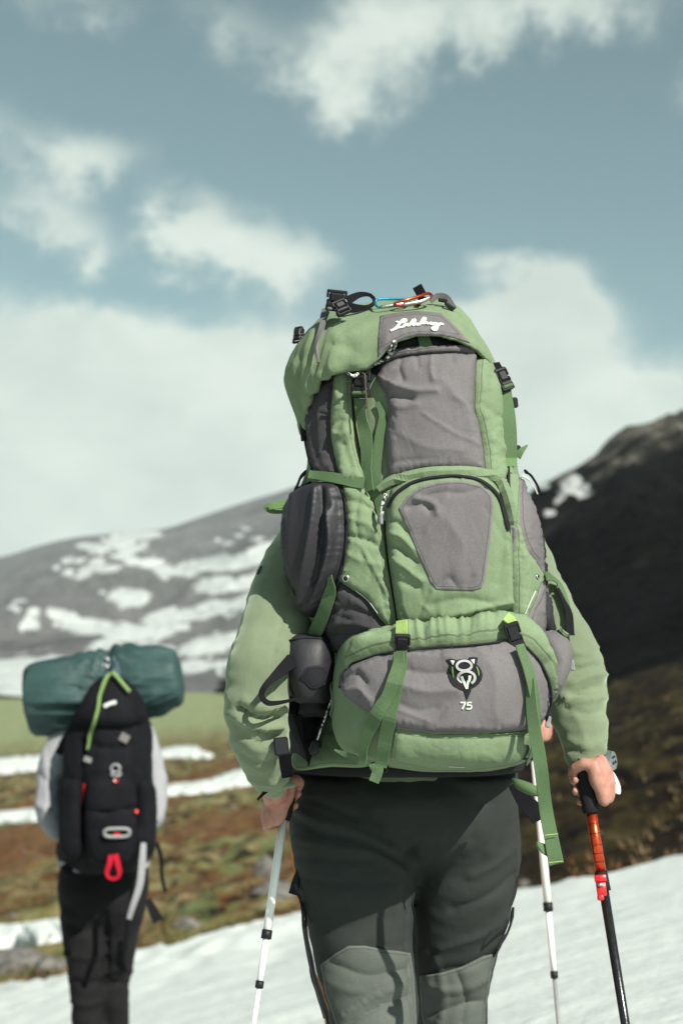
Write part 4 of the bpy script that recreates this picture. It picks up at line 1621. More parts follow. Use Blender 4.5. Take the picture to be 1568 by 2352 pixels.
arms3 = limbpx([(748, 1290, 3.62, 50), (722, 1420, 3.64, 50), (704, 1560, 3.66, 44), (722, 1660, 3.78, 34)], 14) + limbpx([(995, 1290, 3.60, 50), (1052, 1400, 3.60, 52), (1120, 1540, 3.56, 46), (1190, 1640, 3.50, 36)], 14)
V, Fc, N = fuse([hloft(t3, 40, 40, 2.3)] + arms3, 0.012, 5)
mk('jacket', folds(V, N, (), [(0.006, (6, 6, 10))]), Fc, JACKET3, P3)
hd3 = Vector((x3, 3.63, G3 + 1.76))
V, Fc, N = fuse(head_parts(hd3, 0.98) + ball_caps([hd3, hd3 + Vector((0, -0.02, -0.16)), hd3 + Vector((0, -0.02, -0.26))], [0.055, 0.058, 0.08], 12) + [hloft([(r[0], r[1] + 40, r[2] - 40, r[3] + .05, r[4] - .05) for r in t3], 30, 30, 2.3)]
                + hand_parts(W(1222, 1664, 3.44), W(1230, 1640, 3.46) - W(1240, 1720, 3.45), Vector((0.8, -0.6, 0)), 1.0) + limbpx([(1060, 1400, 3.6, 36), (1120, 1540, 3.56, 32), (1190, 1640, 3.50, 24), (1222, 1652, 3.45, 24)], 12)
                + hand_parts(W(742, 1700, 3.86), Vector((0, 0.2, 1)), Vector((-0.8, -0.5, 0)), 0.95) + limbpx([(722, 1420, 3.64, 36), (704, 1560, 3.66, 30), (722, 1660, 3.78, 24), (735, 1700, 3.84, 22)], 12), 0.0055, 3)
mk('body', V, Fc, SKIN, P3)
hair(hd3, 0.98, P3)
eyes(hd3, 0.98, P3)
boot(789, 2560, 3.53, ground_z(W(789, 2560, 3.53).x, 3.6), P3)
boot(960, 2560, 3.62, ground_z(W(960, 2560, 3.62).x, 3.7), P3)

# ------------------------------------------------------------------ the large green backpack
BP = empty('backpack', W(1010, 1770, 2.42), 'large green and grey trekking backpack carried by the hiker in green', 'backpack', 'backpacks')

PSI = R(-15)
mainrows = [(775, 760, 1085, 2.40, 2.60), (800, 722, 1112, 2.375, 2.70), (850, 700, 1140, 2.355, 2.70), (920, 698, 1174, 2.345, 2.70), (1000, 704, 1186, 2.34, 2.70), (1080, 706, 1194, 2.34, 2.70), (1140, 684, 1215, 2.335, 2.70),
            (1220, 657, 1244, 2.33, 2.70), (1300, 664, 1252, 2.33, 2.70), (1380, 692, 1262, 2.335, 2.70), (1430, 722, 1268, 2.34, 2.70), (1490, 760, 1262, 2.36, 2.70)]
V, Fc = hloft(mainrows, 120, 110, 3.0, PSI, 'yc')
N = [Vector(n) for n in vnormals(V, Fc)]
MW = [([(835, 1120), (870, 1200), (885, 1280)], 16, -0.010), ([(1150, 850), (1158, 1000), (1165, 1100), (1172, 1200)], 12, -0.010), ([(820, 930), (830, 1020), (850, 1110)], 14, -0.008)]
V = folds(V, [n if n.dot(v - Vector((W(950, 0, 2.4).x, 2.48, v.z))) > 0 else -n for n, v in zip(N, V)], MW, [(0.002, (9, 9, 6))])
mbody = mk('main_body', V, Fc, GREEN, BP)
bM = bvh_of(mbody)

lowrows = [(1425, 830, 1215, 2.37, 2.60), (1445, 800, 1250, 2.325, 2.70), (1490, 776, 1276, 2.285, 2.70), (1560, 764, 1282, 2.263, 2.70), (1640, 762, 1264, 2.258, 2.70), (1700, 768, 1242, 2.262, 2.70), (1740, 790, 1228, 2.275, 2.70), (1762, 838, 1208, 2.31, 2.66), (1774, 930, 1150, 2.38, 2.60)]
V, Fc = hloft(lowrows, 110, 70, 2.9, R(-9))
N = [Vector(n) for n in vnormals(V, Fc)]
V = folds(V, [n if n.dot(v - Vector((W(1010, 0, 2.4).x, 2.46, v.z))) > 0 else -n for n, v in zip(N, V)], (), [(0.003, (9, 9, 9))])
lbody = mk('sleeping_bag_compartment', V, Fc, GREEN, BP)
bL = bvh_of(lbody)
BB = [bM, bL]


def lid():
    rows = [(697, 880, 1000, 2.545, 2.585), (703, 830, 1035, 2.52, 2.62), (712, 785, 1052, 2.50, 2.65), (727, 745, 1070, 2.47, 2.66), (745, 724, 1085, 2.425, 2.67), (768, 708, 1100, 2.375, 2.67), (805, 686, 1126, 2.33, 2.67), (842, 664, 1146, 2.315, 2.67),
            (872, 655, 1160, 2.31, 2.67), (910, 662, 1172, 2.312, 2.67), (960, 678, 1180, 2.32, 2.67), (1030, 700, 1188, 2.33, 2.67)]
    hx = [600, 690, 692, 698, 706, 722, 745, 790, 850, 868, 885, 905, 935, 960, 1010, 1060, 1100, 1135, 1155, 1190]
    hy = [1015, 1012, 962, 925, 903, 882, 866, 851, 842, 822, 801, 786, 773, 768, 768, 781, 803, 836, 868, 885]
    nth, nr, K = 150, 120, 44
    V0, _ = hloft(rows, nth, nr, 2.9, PSI, 'yc', cap=False)
    m = len(V0) // nth
    G = [[V0[i * nth + j] for i in range(m)] for j in range(nth)]
    V, Fc = [], []
    cxm = W(912, 850, 2.45).x
    for j in range(nth):
        col = G[j]
        end = None
        for i in range(m):
            u, v = proj(col[i])
            if col[i].y < 2.50:
                if v > np.interp(u, hx, hy):
                    end = i
                    break
            elif v > 905 - (60 if u > 950 else 0):
                end = i
                break
        end = end or m - 1
        L = [col[0]]
        pts = col[:end + 1]
        for k in range(K + 1):
            f = k / K * (len(pts) - 1)
            i0 = min(int(f), len(pts) - 2) if len(pts) > 1 else 0
            p = pts[i0].lerp(pts[min(i0 + 1, len(pts) - 1)], f - i0)
            c = Vector((cxm, 2.48, p.z))
            out = (p - c).normalized()
            th = math.atan2(p.x - cxm, -(p.y - 2.48))
            edge = (k / K) ** 3
            left = max(0, min(1, (-th - 0.35) / 0.6))
            g = noise.noise(Vector((th * 16, p.z * 6, 2))) * 0.013 * edge * (0.25 + left) + noise.noise(Vector((th * 34, p.z * 3, 5))) * 0.006 * edge * (0.3 + left)
            g += fbm(p, 11) * 0.005 + fbm(p + Vector((3, 0, 0)), 26) * 0.0018
            V.append(p + out * g - out * 0.004 * max(0, (k / K - 0.93) / 0.07))
        p = V[-1]
        c = Vector((cxm, 2.48, p.z))
        out = (p - c).normalized()
        V.append(p - out * 0.006 + Vector((0, 0, -0.0005)))
        V.append(p - out * 0.012 + Vector((0, 0, 0.02)))
    kk = K + 3
    for j in range(nth):
        j2 = (j + 1) % nth
        for k in range(kk - 1):
            Fc.append([j * kk + k, j * kk + k + 1, j2 * kk + k + 1, j2 * kk + k])
    Fc.append([j * kk for j in range(nth)])
    A = np.array([tuple(v) for v in V])
    X, Y = projN(A)
    LW = [([(800, 770), (830, 750), (850, 740)], 8, 0.004), ([(760, 790), (800, 800), (850, 830)], 12, -0.004), ([(745, 740), (735, 790), (720, 850)], 9, -0.006), ([(720, 760), (700, 830), (705, 880)], 10, 0.005), ([(770, 760), (775, 800), (765, 850)], 9, 0.004), ([(690, 820), (680, 880), (690, 930)], 8, -0.005),
          ([(835, 745), (850, 790), (855, 830)], 7, -0.003), ([(870, 728), (868, 780), (866, 822)], 4, -0.004)]
    dsp = wrinkle(X, Y, LW)
    dsp[A[:, 1] > 2.5] = 0
    for i in range(len(V)):
        V[i] = V[i] + (V[i] - Vector((cxm, 2.48, V[i].z))).normalized() * float(dsp[i])
    return mk('lid', V, Fc, GREEN, BP)


lidO = lid()
bLid = bvh_of(lidO)
ALL = [bM, bL, bLid]

# --- lid panel and lettering
patch('lid_panel', [(873, 727), (915, 720), (960, 716), (1012, 721), (1035, 741), (1058, 765), (1078, 788), (1040, 775), (1010, 769), (960, 769), (930, 775), (905, 787), (886, 800), (868, 820), (869, 775)], GREY, lidO, [bLid], off=0.0015, rim=0.004, step=5, smooth=False)
c4 = lambda pts: [((800 + u / 3.015) / 1.2245, (780 + v / 3.015) / 1.2245) for u, v in pts]
bLid2 = bvh_of(lidO, *[c for c in lidO.children])
SCRIPT = [
    [(898, 458), (925, 448), (952, 428), (975, 398), (1000, 368), (1025, 362), (1022, 382), (995, 392), (965, 388), (945, 380)],
    [(930, 446), (958, 434), (985, 430), (1008, 424), (1022, 406), (1040, 398), (1038, 416), (1050, 420), (1068, 404)],
    [(1068, 404), (1082, 380), (1098, 360), (1104, 372), (1092, 400), (1086, 416), (1104, 404), (1122, 396), (1128, 414), (1146, 404)],
    [(1146, 404), (1164, 376), (1182, 348), (1192, 352), (1182, 380), (1172, 404), (1186, 398), (1200, 384), (1206, 400), (1222, 404)],
    [(1222, 404), (1236, 392), (1250, 388), (1246, 404), (1238, 410), (1262, 402), (1280, 392), (1290, 396), (1288, 412)],
    [(1288, 396), (1290, 424), (1282, 448), (1262, 452), (1250, 438), (1272, 426), (1300, 412), (1318, 398), (1338, 402), (1330, 412)],
]
for st in SCRIPT:
    ribbon('lettering', c4(st), 7.6, WHITEP, lidO, [bLid2], off=0.0016, thick=0.001, seg=2.5, taut=1)

# --- upper part under the lid
patch('collar', [(852, 856), (868, 826), (886, 800), (905, 782), (935, 768), (960, 763), (1010, 763), (1060, 776), (1100, 798), (1136, 832), (1140, 860), (1095, 834), (1040, 822), (960, 824), (905, 838), (880, 862)], BLACKC, BP, [bM], off=0.002, puff=0.006, rim=0.006, step=4.6,  # collar made black: the dark recess under the lid is in its colour
      wr=[([(915, 800), (950, 785)], 5, 0.004), ([(990, 780), (1000, 798)], 5, 0.005), ([(1030, 785), (1060, 795)], 5, -0.005), ([(1070, 800), (1090, 815)], 5, 0.005)])
patch('top_band', [(878, 840), (890, 820), (905, 806), (960, 799), (1040, 797), (1092, 803), (1096, 820), (1040, 814), (960, 818), (905, 828)], GREY, BP, [bM], off=0.006, puff=0.008, pw=8, rim=0.012, step=5, wr=[([(930, 815), (1000, 806), (1060, 806)], 3, 0.002)])
ufp = patch('upper_front_pocket', [(903, 826), (960, 816), (1030, 811), (1090, 817), (1088, 850), (1086, 940), (1098, 985), (1107, 1040), (1111, 1097), (1040, 1086), (960, 1090), (893, 1103), (886, 1050), (885, 1000), (893, 940), (884, 905), (864, 870), (878, 845)], GREY, BP, [bM], off=0.004, puff=0.018, pw=30, rim=0.008, step=4.6, smooth=False,
      wr=[([(925, 822), (922, 850), (930, 880)], 6, -0.004), ([(958, 818), (962, 850)], 5, -0.0035), ([(990, 815), (988, 850), (995, 880)], 6, 0.004), ([(1030, 812), (1032, 845)], 5, -0.0035), ([(1060, 812), (1062, 850)], 5, -0.003), ([(900, 846), (980, 838), (1060, 840), (1086, 846)], 2.5, -0.0015),
          ([(868, 868), (910, 890), (960, 905), (1000, 905)], 9, 0.006), ([(872, 890), (905, 915), (950, 922)], 8, -0.007), ([(890, 935), (930, 942), (960, 935)], 8, 0.004), ([(885, 905), (895, 880), (915, 860)], 8, -0.004), ([(1010, 880), (1060, 950), (1075, 1020)], 18, 0.003), ([(930, 1000), (980, 1030), (1060, 1040)], 20, 0.003), ([(900, 1070), (960, 1062), (1050, 1060)], 9, -0.003)])
ribbon('zip', [(898, 828), (930, 820), (980, 814), (1040, 811), (1074, 814)], 5.5, BLACKC, BP, [bM, bvh_of(ufp)], off=0.002, thick=0.003)
ribbon('webbing_tab', [(970, 776), (973, 790), (978, 806)], [26, 28, 32], WEBG, BP, [bM], off=0.012, thick=0.002, taut=2)

# --- side of the pack on the left
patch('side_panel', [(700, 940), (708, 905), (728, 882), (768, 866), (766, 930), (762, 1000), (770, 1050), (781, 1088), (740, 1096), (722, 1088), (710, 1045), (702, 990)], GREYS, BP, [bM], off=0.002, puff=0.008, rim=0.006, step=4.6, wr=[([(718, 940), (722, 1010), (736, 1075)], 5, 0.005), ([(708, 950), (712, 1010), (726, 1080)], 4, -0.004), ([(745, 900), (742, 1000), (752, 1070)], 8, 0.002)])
cord('side_zip', [(704, 900), (700, 950), (702, 1000), (710, 1045), (722, 1088)], 3.6, BLACKC, BP, [bM], off=0.002)
ribbon('hem_shade', [(708, 1012), (704, 965), (710, 926), (728, 898), (752, 880), (786, 866)], 13, BLACKC, BP, [bM], off=0.010, thick=0.004, taut=3)  # black strip painted in as the shadow gap below the lid hem
patch('side_rail', [(768, 862), (780, 850), (800, 850), (810, 868), (808, 920), (812, 985), (826, 1060), (840, 1112), (790, 1116), (778, 1078), (764, 1010), (762, 950), (766, 900)], GREEN, BP, [bM], off=0.004, puff=0.012, pw=18, rim=0.008, step=5,
      wr=[([(770, 975), (790, 968), (806, 972)], 6, -0.005), ([(768, 992), (790, 1000), (812, 990)], 6, 0.004), ([(800, 860), (804, 890), (800, 920)], 4, -0.004), ([(795, 1020), (805, 1050), (812, 1080)], 7, -0.004), ([(775, 900), (790, 925)], 6, 0.003)])
cord('rail_zip', [(812, 870), (810, 920), (816, 985), (830, 1060), (846, 1112)], 2.4, BLACKC, BP, [bM], off=0.003)
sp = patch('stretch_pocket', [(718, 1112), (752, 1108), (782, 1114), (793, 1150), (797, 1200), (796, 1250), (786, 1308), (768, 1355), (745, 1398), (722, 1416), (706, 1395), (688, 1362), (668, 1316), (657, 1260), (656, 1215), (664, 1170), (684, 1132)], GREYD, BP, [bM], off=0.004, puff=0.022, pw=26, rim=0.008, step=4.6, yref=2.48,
      wr=[([(745, 1130), (732, 1230), (716, 1340), (716, 1400)], 7, 0.010), ([(765, 1180), (772, 1250), (758, 1320), (735, 1390)], 7, 0.010), ([(755, 1130), (752, 1230), (738, 1330)], 6, -0.010), ([(700, 1150), (690, 1240), (698, 1340)], 9, 0.006), ([(680, 1200), (682, 1280), (700, 1350)], 6, -0.006), ([(784, 1150), (786, 1220), (778, 1290)], 5, -0.006)])
cord('pocket_piping', [(720, 1110), (686, 1130), (665, 1168), (656, 1215), (657, 1262), (668, 1318), (688, 1364), (708, 1398)], 4.0, BLACKC, BP, [bM], off=0.006, yref=2.48)
cord('pocket_piping', [(783, 1114), (795, 1150), (799, 1200), (798, 1250), (788, 1308), (779, 1330)], 3.5, BLACKC, BP, [bM], off=0.008)
patch('side_gusset', [(682, 1372), (700, 1392), (722, 1418), (748, 1400), (752, 1440), (736, 1476), (700, 1490), (690, 1450), (680, 1420), (676, 1392)], GREEN, BP, [bM], off=0.003, puff=0.006, rim=0.01, step=4.6, yref=2.5)
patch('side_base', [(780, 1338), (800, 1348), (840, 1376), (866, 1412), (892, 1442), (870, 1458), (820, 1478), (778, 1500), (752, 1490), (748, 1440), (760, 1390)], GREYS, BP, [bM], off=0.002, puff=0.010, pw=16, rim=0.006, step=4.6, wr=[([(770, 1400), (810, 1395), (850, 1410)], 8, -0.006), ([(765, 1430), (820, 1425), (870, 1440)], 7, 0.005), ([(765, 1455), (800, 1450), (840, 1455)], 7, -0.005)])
wing = patch('wing_panel', [(787, 1116), (836, 1112), (858, 1158), (878, 1206), (888, 1290), (903, 1380), (913, 1440), (895, 1442), (868, 1412), (842, 1374), (800, 1346), (776, 1330), (787, 1306), (798, 1245), (796, 1180)], GREEN, BP, [bM], off=0.005, puff=0.010, pw=18, rim=0.009, step=4.6, smooth=False,
      wr=[([(795, 1150), (830, 1160), (860, 1180)], 8, -0.005), ([(800, 1190), (840, 1205), (876, 1230)], 8, 0.004), ([(802, 1230), (840, 1240), (880, 1260)], 8, -0.005), ([(800, 1270), (840, 1290), (885, 1300)], 9, 0.003), ([(880, 1350), (890, 1400), (905, 1436)], 5, -0.003)])
bW = bvh_of(wing)
ribbon('reflective_print', [(818, 1356), (845, 1378), (868, 1408)], 3.0, WHITEP, wing, [bW], off=0.0012, thick=0.0008, taut=1)

# --- centre pocket
fp = patch('front_pocket', [(888, 1158), (898, 1125), (940, 1098), (1000, 1085), (1060, 1083), (1110, 1095), (1148, 1128), (1164, 1180), (1171, 1240), (1173, 1320), (1174, 1400), (1150, 1414), (1060, 1427), (960, 1438), (917, 1441), (906, 1370), (894, 1290), (886, 1220)], GREEN, BP, [bM, bW], off=0.005, puff=0.024, pw=30, rim=0.010, step=4.6, smooth=False,
      wr=[([(895, 1225), (930, 1235), (955, 1262)], 8, 0.006), ([(893, 1250), (925, 1262), (962, 1292)], 7, -0.007), ([(898, 1285), (935, 1300), (975, 1330)], 9, 0.006), ([(900, 1320), (935, 1335), (965, 1345)], 8, -0.004), ([(905, 1200), (925, 1205), (942, 1225)], 7, -0.005), ([(990, 1356), (975, 1395), (958, 1430)], 4, -0.003), ([(1000, 1385), (1060, 1372), (1120, 1385)], 12, -0.004),
          ([(1020, 1410), (1090, 1398), (1165, 1385)], 8, 0.005), ([(1140, 1200), (1150, 1290), (1158, 1390)], 10, 0.004), ([(930, 1400), (940, 1420), (938, 1436)], 5, -0.004), ([(1090, 1405), (1130, 1395), (1168, 1398)], 5, -0.004), ([(1130, 1150), (1140, 1240), (1128, 1340)], 9, -0.003),
          ([(985, 1145), (1020, 1138), (1060, 1140), (1100, 1132)], 8, -0.004), ([(945, 1170), (975, 1160), (990, 1175)], 8, -0.006), ([(960, 1150), (1000, 1165), (1006, 1185)], 6, 0.005), ([(1010, 1345), (1030, 1325), (1050, 1345)], 7, -0.003), ([(1070, 1345), (1080, 1325)], 6, -0.003), ([(1030, 1200), (1060, 1260), (1050, 1310)], 22, 0.003)])
bF = bvh_of(fp)
gi = patch('grey_insert', [(915, 1168), (935, 1140), (965, 1118), (1010, 1106), (1060, 1104), (1105, 1114), (1128, 1137), (1132, 1162), (1126, 1230), (1118, 1290), (1112, 1335), (1104, 1351), (1085, 1357), (1002, 1354), (988, 1338), (965, 1285), (940, 1225)], GREY, fp, [bF], off=0.0012, rim=0.004, step=4.6, smooth=False)
ribbon('pocket_zip', [(892, 1166), (908, 1138), (930, 1120), (960, 1106), (1010, 1097), (1060, 1096), (1105, 1106), (1138, 1134), (1156, 1174), (1166, 1218)], [9, 9, 8, 7, 7, 9, 10], BLACKC, fp, [bF], off=0.002, thick=0.003)
ribbon('zip_flap', [(872, 1128), (900, 1108), (935, 1092), (975, 1082), (1020, 1077), (1075, 1079), (1116, 1092), (1145, 1118), (1162, 1160), (1169, 1205)], [16, 26, 28, 24, 22, 24, 28, 26, 20, 10], GREEN, BP, [bM, bF, bvh_of(ufp)], off=0.006, thick=0.012, camber=0.9, taut=3)
cord('centre_zip', [(884, 1185), (886, 1230), (891, 1290), (903, 1370), (915, 1442)], 2.8, BLACKC, BP, [bM, bW, bF], off=0.001)
cord('zip_pull', [(897, 1140), (890, 1158), (888, 1182)], 5.0, CORDM, fp, [bF, bM], off=0.010)
V, Fc = boxv(0, 0, 0, PX(26), PX(14), PX(8), 0.3, frame_at(888, 1192, 92, [bF, bM], 0.012))
mk('pull_end', V, Fc, PLASTG, fp, False)
patch('seam_band', [(880, 1150), (900, 1120), (905, 1150), (893, 1190), (884, 1200)], GREEN, BP, [bM, bW], off=0.006, puff=0.006, rim=0.008, step=5)

# --- right side
patch('side_rail', [(1093, 818), (1128, 836), (1148, 900), (1156, 1000), (1162, 1080), (1150, 1120), (1113, 1092), (1109, 1040), (1100, 985), (1088, 940), (1090, 850)], GREEN, BP, [bM], off=0.003, puff=0.010, pw=16, rim=0.006, step=4.6, smooth=False, wr=[([(1100, 860), (1118, 880)], 6, -0.003), ([(1095, 930), (1130, 960)], 8, -0.003), ([(1120, 1010), (1150, 1040)], 8, 0.003)])
rw = patch('wing_panel', [(1150, 1085), (1186, 1092), (1188, 1210), (1206, 1265), (1242, 1322), (1226, 1372), (1196, 1446), (1174, 1444), (1174, 1330), (1172, 1240), (1166, 1190), (1152, 1130)], GREEN, BP, [bM], off=0.005, puff=0.010, pw=16, rim=0.009, step=4.6, smooth=False, wr=[([(1180, 1250), (1200, 1330), (1190, 1400)], 10, 0.003), ([(1165, 1110), (1175, 1170), (1180, 1210)], 5, -0.004)])
bRW = bvh_of(rw)
ribbon('reflective_print', [(1228, 1358), (1216, 1382), (1204, 1410)], 2.6, WHITEP, rw, [bRW, bM], off=0.0012, thick=0.0008, taut=1)
patch('grey_gusset', [(1166, 1205), (1189, 1214), (1184, 1245), (1172, 1290), (1167, 1250)], GREY, BP, [bM, bRW], off=0.003, puff=0.005, rim=0.006, step=5, smooth=False)
patch('side_panel', [(1188, 1100), (1213, 1128), (1234, 1180), (1246, 1260), (1250, 1330), (1250, 1400), (1246, 1455), (1205, 1470), (1197, 1448), (1240, 1330), (1206, 1262), (1189, 1205)], GREY, BP, [bM], off=0.003, puff=0.006, rim=0.008, step=4.6, wr=[([(1215, 1380), (1228, 1420), (1226, 1450)], 6, -0.004), ([(1235, 1370), (1240, 1410)], 5, 0.004)])
patch('mesh_pocket', [(1214, 1122), (1230, 1150), (1244, 1195), (1252, 1250), (1257, 1330), (1264, 1420), (1272, 1446), (1252, 1452), (1251, 1390), (1252, 1320), (1246, 1250), (1236, 1185), (1222, 1148)], MESHB, BP, [bM], off=0.004, puff=0.008, pw=10, rim=0.012, step=5, yref=2.46)
ribbon('mesh_hem', [(1190, 1088), (1205, 1100), (1220, 1125), (1226, 1145)], [10, 12, 9, 6], WEBB, BP, [bM], off=0.012, thick=0.004, yref=2.46)
ribbon('reflective_trim', [(1186, 1098), (1200, 1106), (1214, 1124), (1222, 1140)], 7, WHITEP, BP, [bM], off=0.010, thick=0.002, yref=2.46)

# --- sleeping bag compartment
gf = patch('grey_front', [(784, 1580), (790, 1550), (812, 1528), (860, 1510), (920, 1500), (1000, 1491), (1080, 1484), (1160, 1476), (1204, 1492), (1236, 1528), (1254, 1572), (1258, 1612), (1248, 1650), (1205, 1677), (1100, 1685), (1000, 1686), (905, 1673), (872, 1656), (826, 1625), (796, 1600)], GREY, lbody, [bL], off=0.003, puff=0.014, pw=26, rim=0.007, step=4.6, smooth=False,
      wr=[([(915, 1540), (980, 1552), (1030, 1552), (1060, 1570)], 13, -0.007), ([(910, 1520), (970, 1515), (1040, 1522)], 14, 0.006), ([(910, 1575), (980, 1590), (1050, 1588)], 13, 0.006), ([(800, 1560), (830, 1550), (850, 1570)], 8, -0.006), ([(810, 1590), (840, 1585), (860, 1610)], 8, 0.006), ([(950, 1480), (970, 1505), (1010, 1515)], 8, -0.004), ([(1100, 1510), (1130, 1560), (1130, 1640)], 20, 0.004), ([(905, 1610), (960, 1630), (1000, 1625)], 14, -0.003), ([(1225, 1540), (1240, 1600)], 10, 0.004), ([(1080, 1500), (1150, 1510)], 10, -0.003)])
bG = bvh_of(gf)
cord('compartment_piping', [(905, 1674), (1000, 1687), (1100, 1686), (1205, 1678)], 1.8, GREENP, lbody, [bL, bG], off=0.002)
cord('compartment_zip', [(782, 1580), (789, 1548), (812, 1525), (860, 1507), (908, 1499)], 3.0, BLACKC, lbody, [bL, bG], off=0.002)
cord('compartment_zip', [(1206, 1490), (1238, 1526), (1257, 1570), (1261, 1612), (1250, 1652)], 3.2, BLACKC, lbody, [bL, bG], off=0.003)
gath = []
rg = random.Random(3)
for k in range(13):
    x = 945 + k * 17 + rg.uniform(-4, 4)
    y = 1464 - (x - 945) * 0.07
    gath.append(([(x + rg.uniform(-4, 4), y - 24), (x, y), (x + rg.uniform(-5, 5), y + 26)], rg.uniform(3.5, 6), rg.choice([-0.007, -0.006, 0.004])))
gath += [([(830, 1470), (870, 1480), (905, 1474)], 6, -0.006), ([(815, 1490), (860, 1495), (900, 1490)], 6, 0.005), ([(860, 1455), (885, 1470), (908, 1462)], 5, -0.005), ([(840, 1500), (860, 1480)], 6, 0.003), ([(1215, 1450), (1240, 1490), (1255, 1530)], 7, 0.004)]
roll = patch('drawstring_hem', [(790, 1548), (802, 1512), (820, 1482), (852, 1460), (910, 1447), (1000, 1438), (1090, 1430), (1160, 1419), (1198, 1424), (1236, 1468), (1258, 1518), (1269, 1575), (1266, 1612), (1258, 1572), (1240, 1528), (1206, 1490), (1160, 1473), (1080, 1481), (1000, 1488), (920, 1497), (860, 1507), (812, 1524)], GREEN, lbody, [bL, bM], off=0.006, puff=0.026, pw=26, rim=0.012, step=5, smooth=False, wr=gath)
cord('hem_cord', [(918, 1500), (1000, 1492), (1080, 1486), (1150, 1478)], 2.5, BLACKC, lbody, [bL, bG], off=0.003)
bR = bvh_of(roll)
base = patch('base_panel', [(906, 1676), (1000, 1689), (1100, 1688), (1206, 1680), (1222, 1676), (1222, 1728), (1180, 1757), (1080, 1771), (1000, 1770), (915, 1753), (900, 1740)], GREEN, lbody, [bL], off=0.002, puff=0.004, rim=0.006, step=4.6, smooth=False, nz=(0.0008, 30), crease=0.35)
ribbon('print_line', [(1030, 1760), (1066, 1761)], 3.2, WHITEP, base, [bvh_of(base)], off=0.001, thick=0.0006, taut=0)

# --- emblem and number
c5 = lambda pts: [((1220 + u / 8.711) / 1.2245, (1820 + v / 8.711) / 1.2245) for u, v in pts]
EM = [bG]
emb = patch('emblem', c5([(290, 312), (350, 292), (430, 284), (500, 300), (545, 318), (640, 300), (730, 294), (830, 312), (850, 262), (950, 246), (1075, 262), (1062, 340), (1045, 420), (1110, 490), (1160, 570), (1190, 680), (1170, 790), (1110, 890), (1010, 970), (920, 1020), (885, 1120), (845, 1220), (800, 1305), (765, 1220), (740, 1140), (712, 1075), (600, 1040), (480, 970), (390, 860), (340, 740), (328, 640), (340, 530), (378, 440), (330, 375)]), BLACKC, lbody, EM, off=0.0012, rim=0.003, step=3, smooth=False)
bE = [bvh_of(emb)]


def ringpx(cx, cy, rx, ry, a0, a1, w, m, n=28):
    pts = [(cx + rx * math.cos(R(a0 + (a1 - a0) * k / n)), cy + ry * math.sin(R(a0 + (a1 - a0) * k / n))) for k in range(n + 1)]
    return ribbon('emblem_ring', c5(pts), w / 8.711 / 1.2245, m, emb, bE, off=0.0014, thick=0.0008, seg=2, taut=0)


ringpx(737, 460, 182, 118, 0, 360, 62, PRINTG)
ringpx(795, 760, 208, 162, 125, 415, 66, PRINTG)
ribbon('emblem_letter', c5([(683, 712), (740, 860), (805, 1040)]), [6.5, 6.2, 4.5], WHITEP, emb, bE, off=0.0026, thick=0.0008, seg=2, taut=0)
ribbon('emblem_letter', c5([(876, 700), (850, 860), (808, 1040)]), [6.5, 6.2, 4.5], WHITEP, emb, bE, off=0.0027, thick=0.0008, seg=2, taut=0)
for q in ([(392, 332), (440, 322), (502, 338), (480, 400), (457, 450), (425, 395)], [(888, 322), (935, 306), (992, 300), (990, 360), (978, 425), (935, 370)]):
    patch('emblem_ear', c5(q), WHITEP, emb, bE, off=0.0014, rim=0.001, step=2.5, smooth=False)
for q in ([(435, 470), (458, 500), (474, 600), (482, 720), (476, 760), (445, 690), (425, 580)], [(1022, 470), (1060, 500), (1098, 580), (1110, 660), (1092, 730), (1072, 660), (1045, 560)]):
    patch('emblem_leaf', c5(q), PRINTL, emb, bE, off=0.0014, rim=0.001, step=2.5, smooth=False)
for seg_ in ([(640, 1356), (768, 1356), (730, 1430), (690, 1520)], ):
    ribbon('numeral', c5(seg_[:2]), 3.6, WHITEP, lbody, EM, off=0.0014, thick=0.0008, seg=2, taut=0)
    ribbon('numeral', c5(seg_[1:]), 4.2, WHITEP, lbody, EM, off=0.0016, thick=0.0008, seg=2, taut=0)
ribbon('numeral', c5([(920, 1356), (828, 1356)]), 3.4, WHITEP, lbody, EM, off=0.0014, thick=0.0008, seg=2, taut=0)
ribbon('numeral', c5([(830, 1350), (815, 1425), (880, 1418), (918, 1455), (900, 1500), (850, 1516), (790, 1505)]), 3.6, WHITEP, lbody, EM, off=0.0016, thick=0.0008, seg=2, taut=0)

# --- buckles and straps
SURF = [bM, bL, bW, bF, bRW, bR, bG]


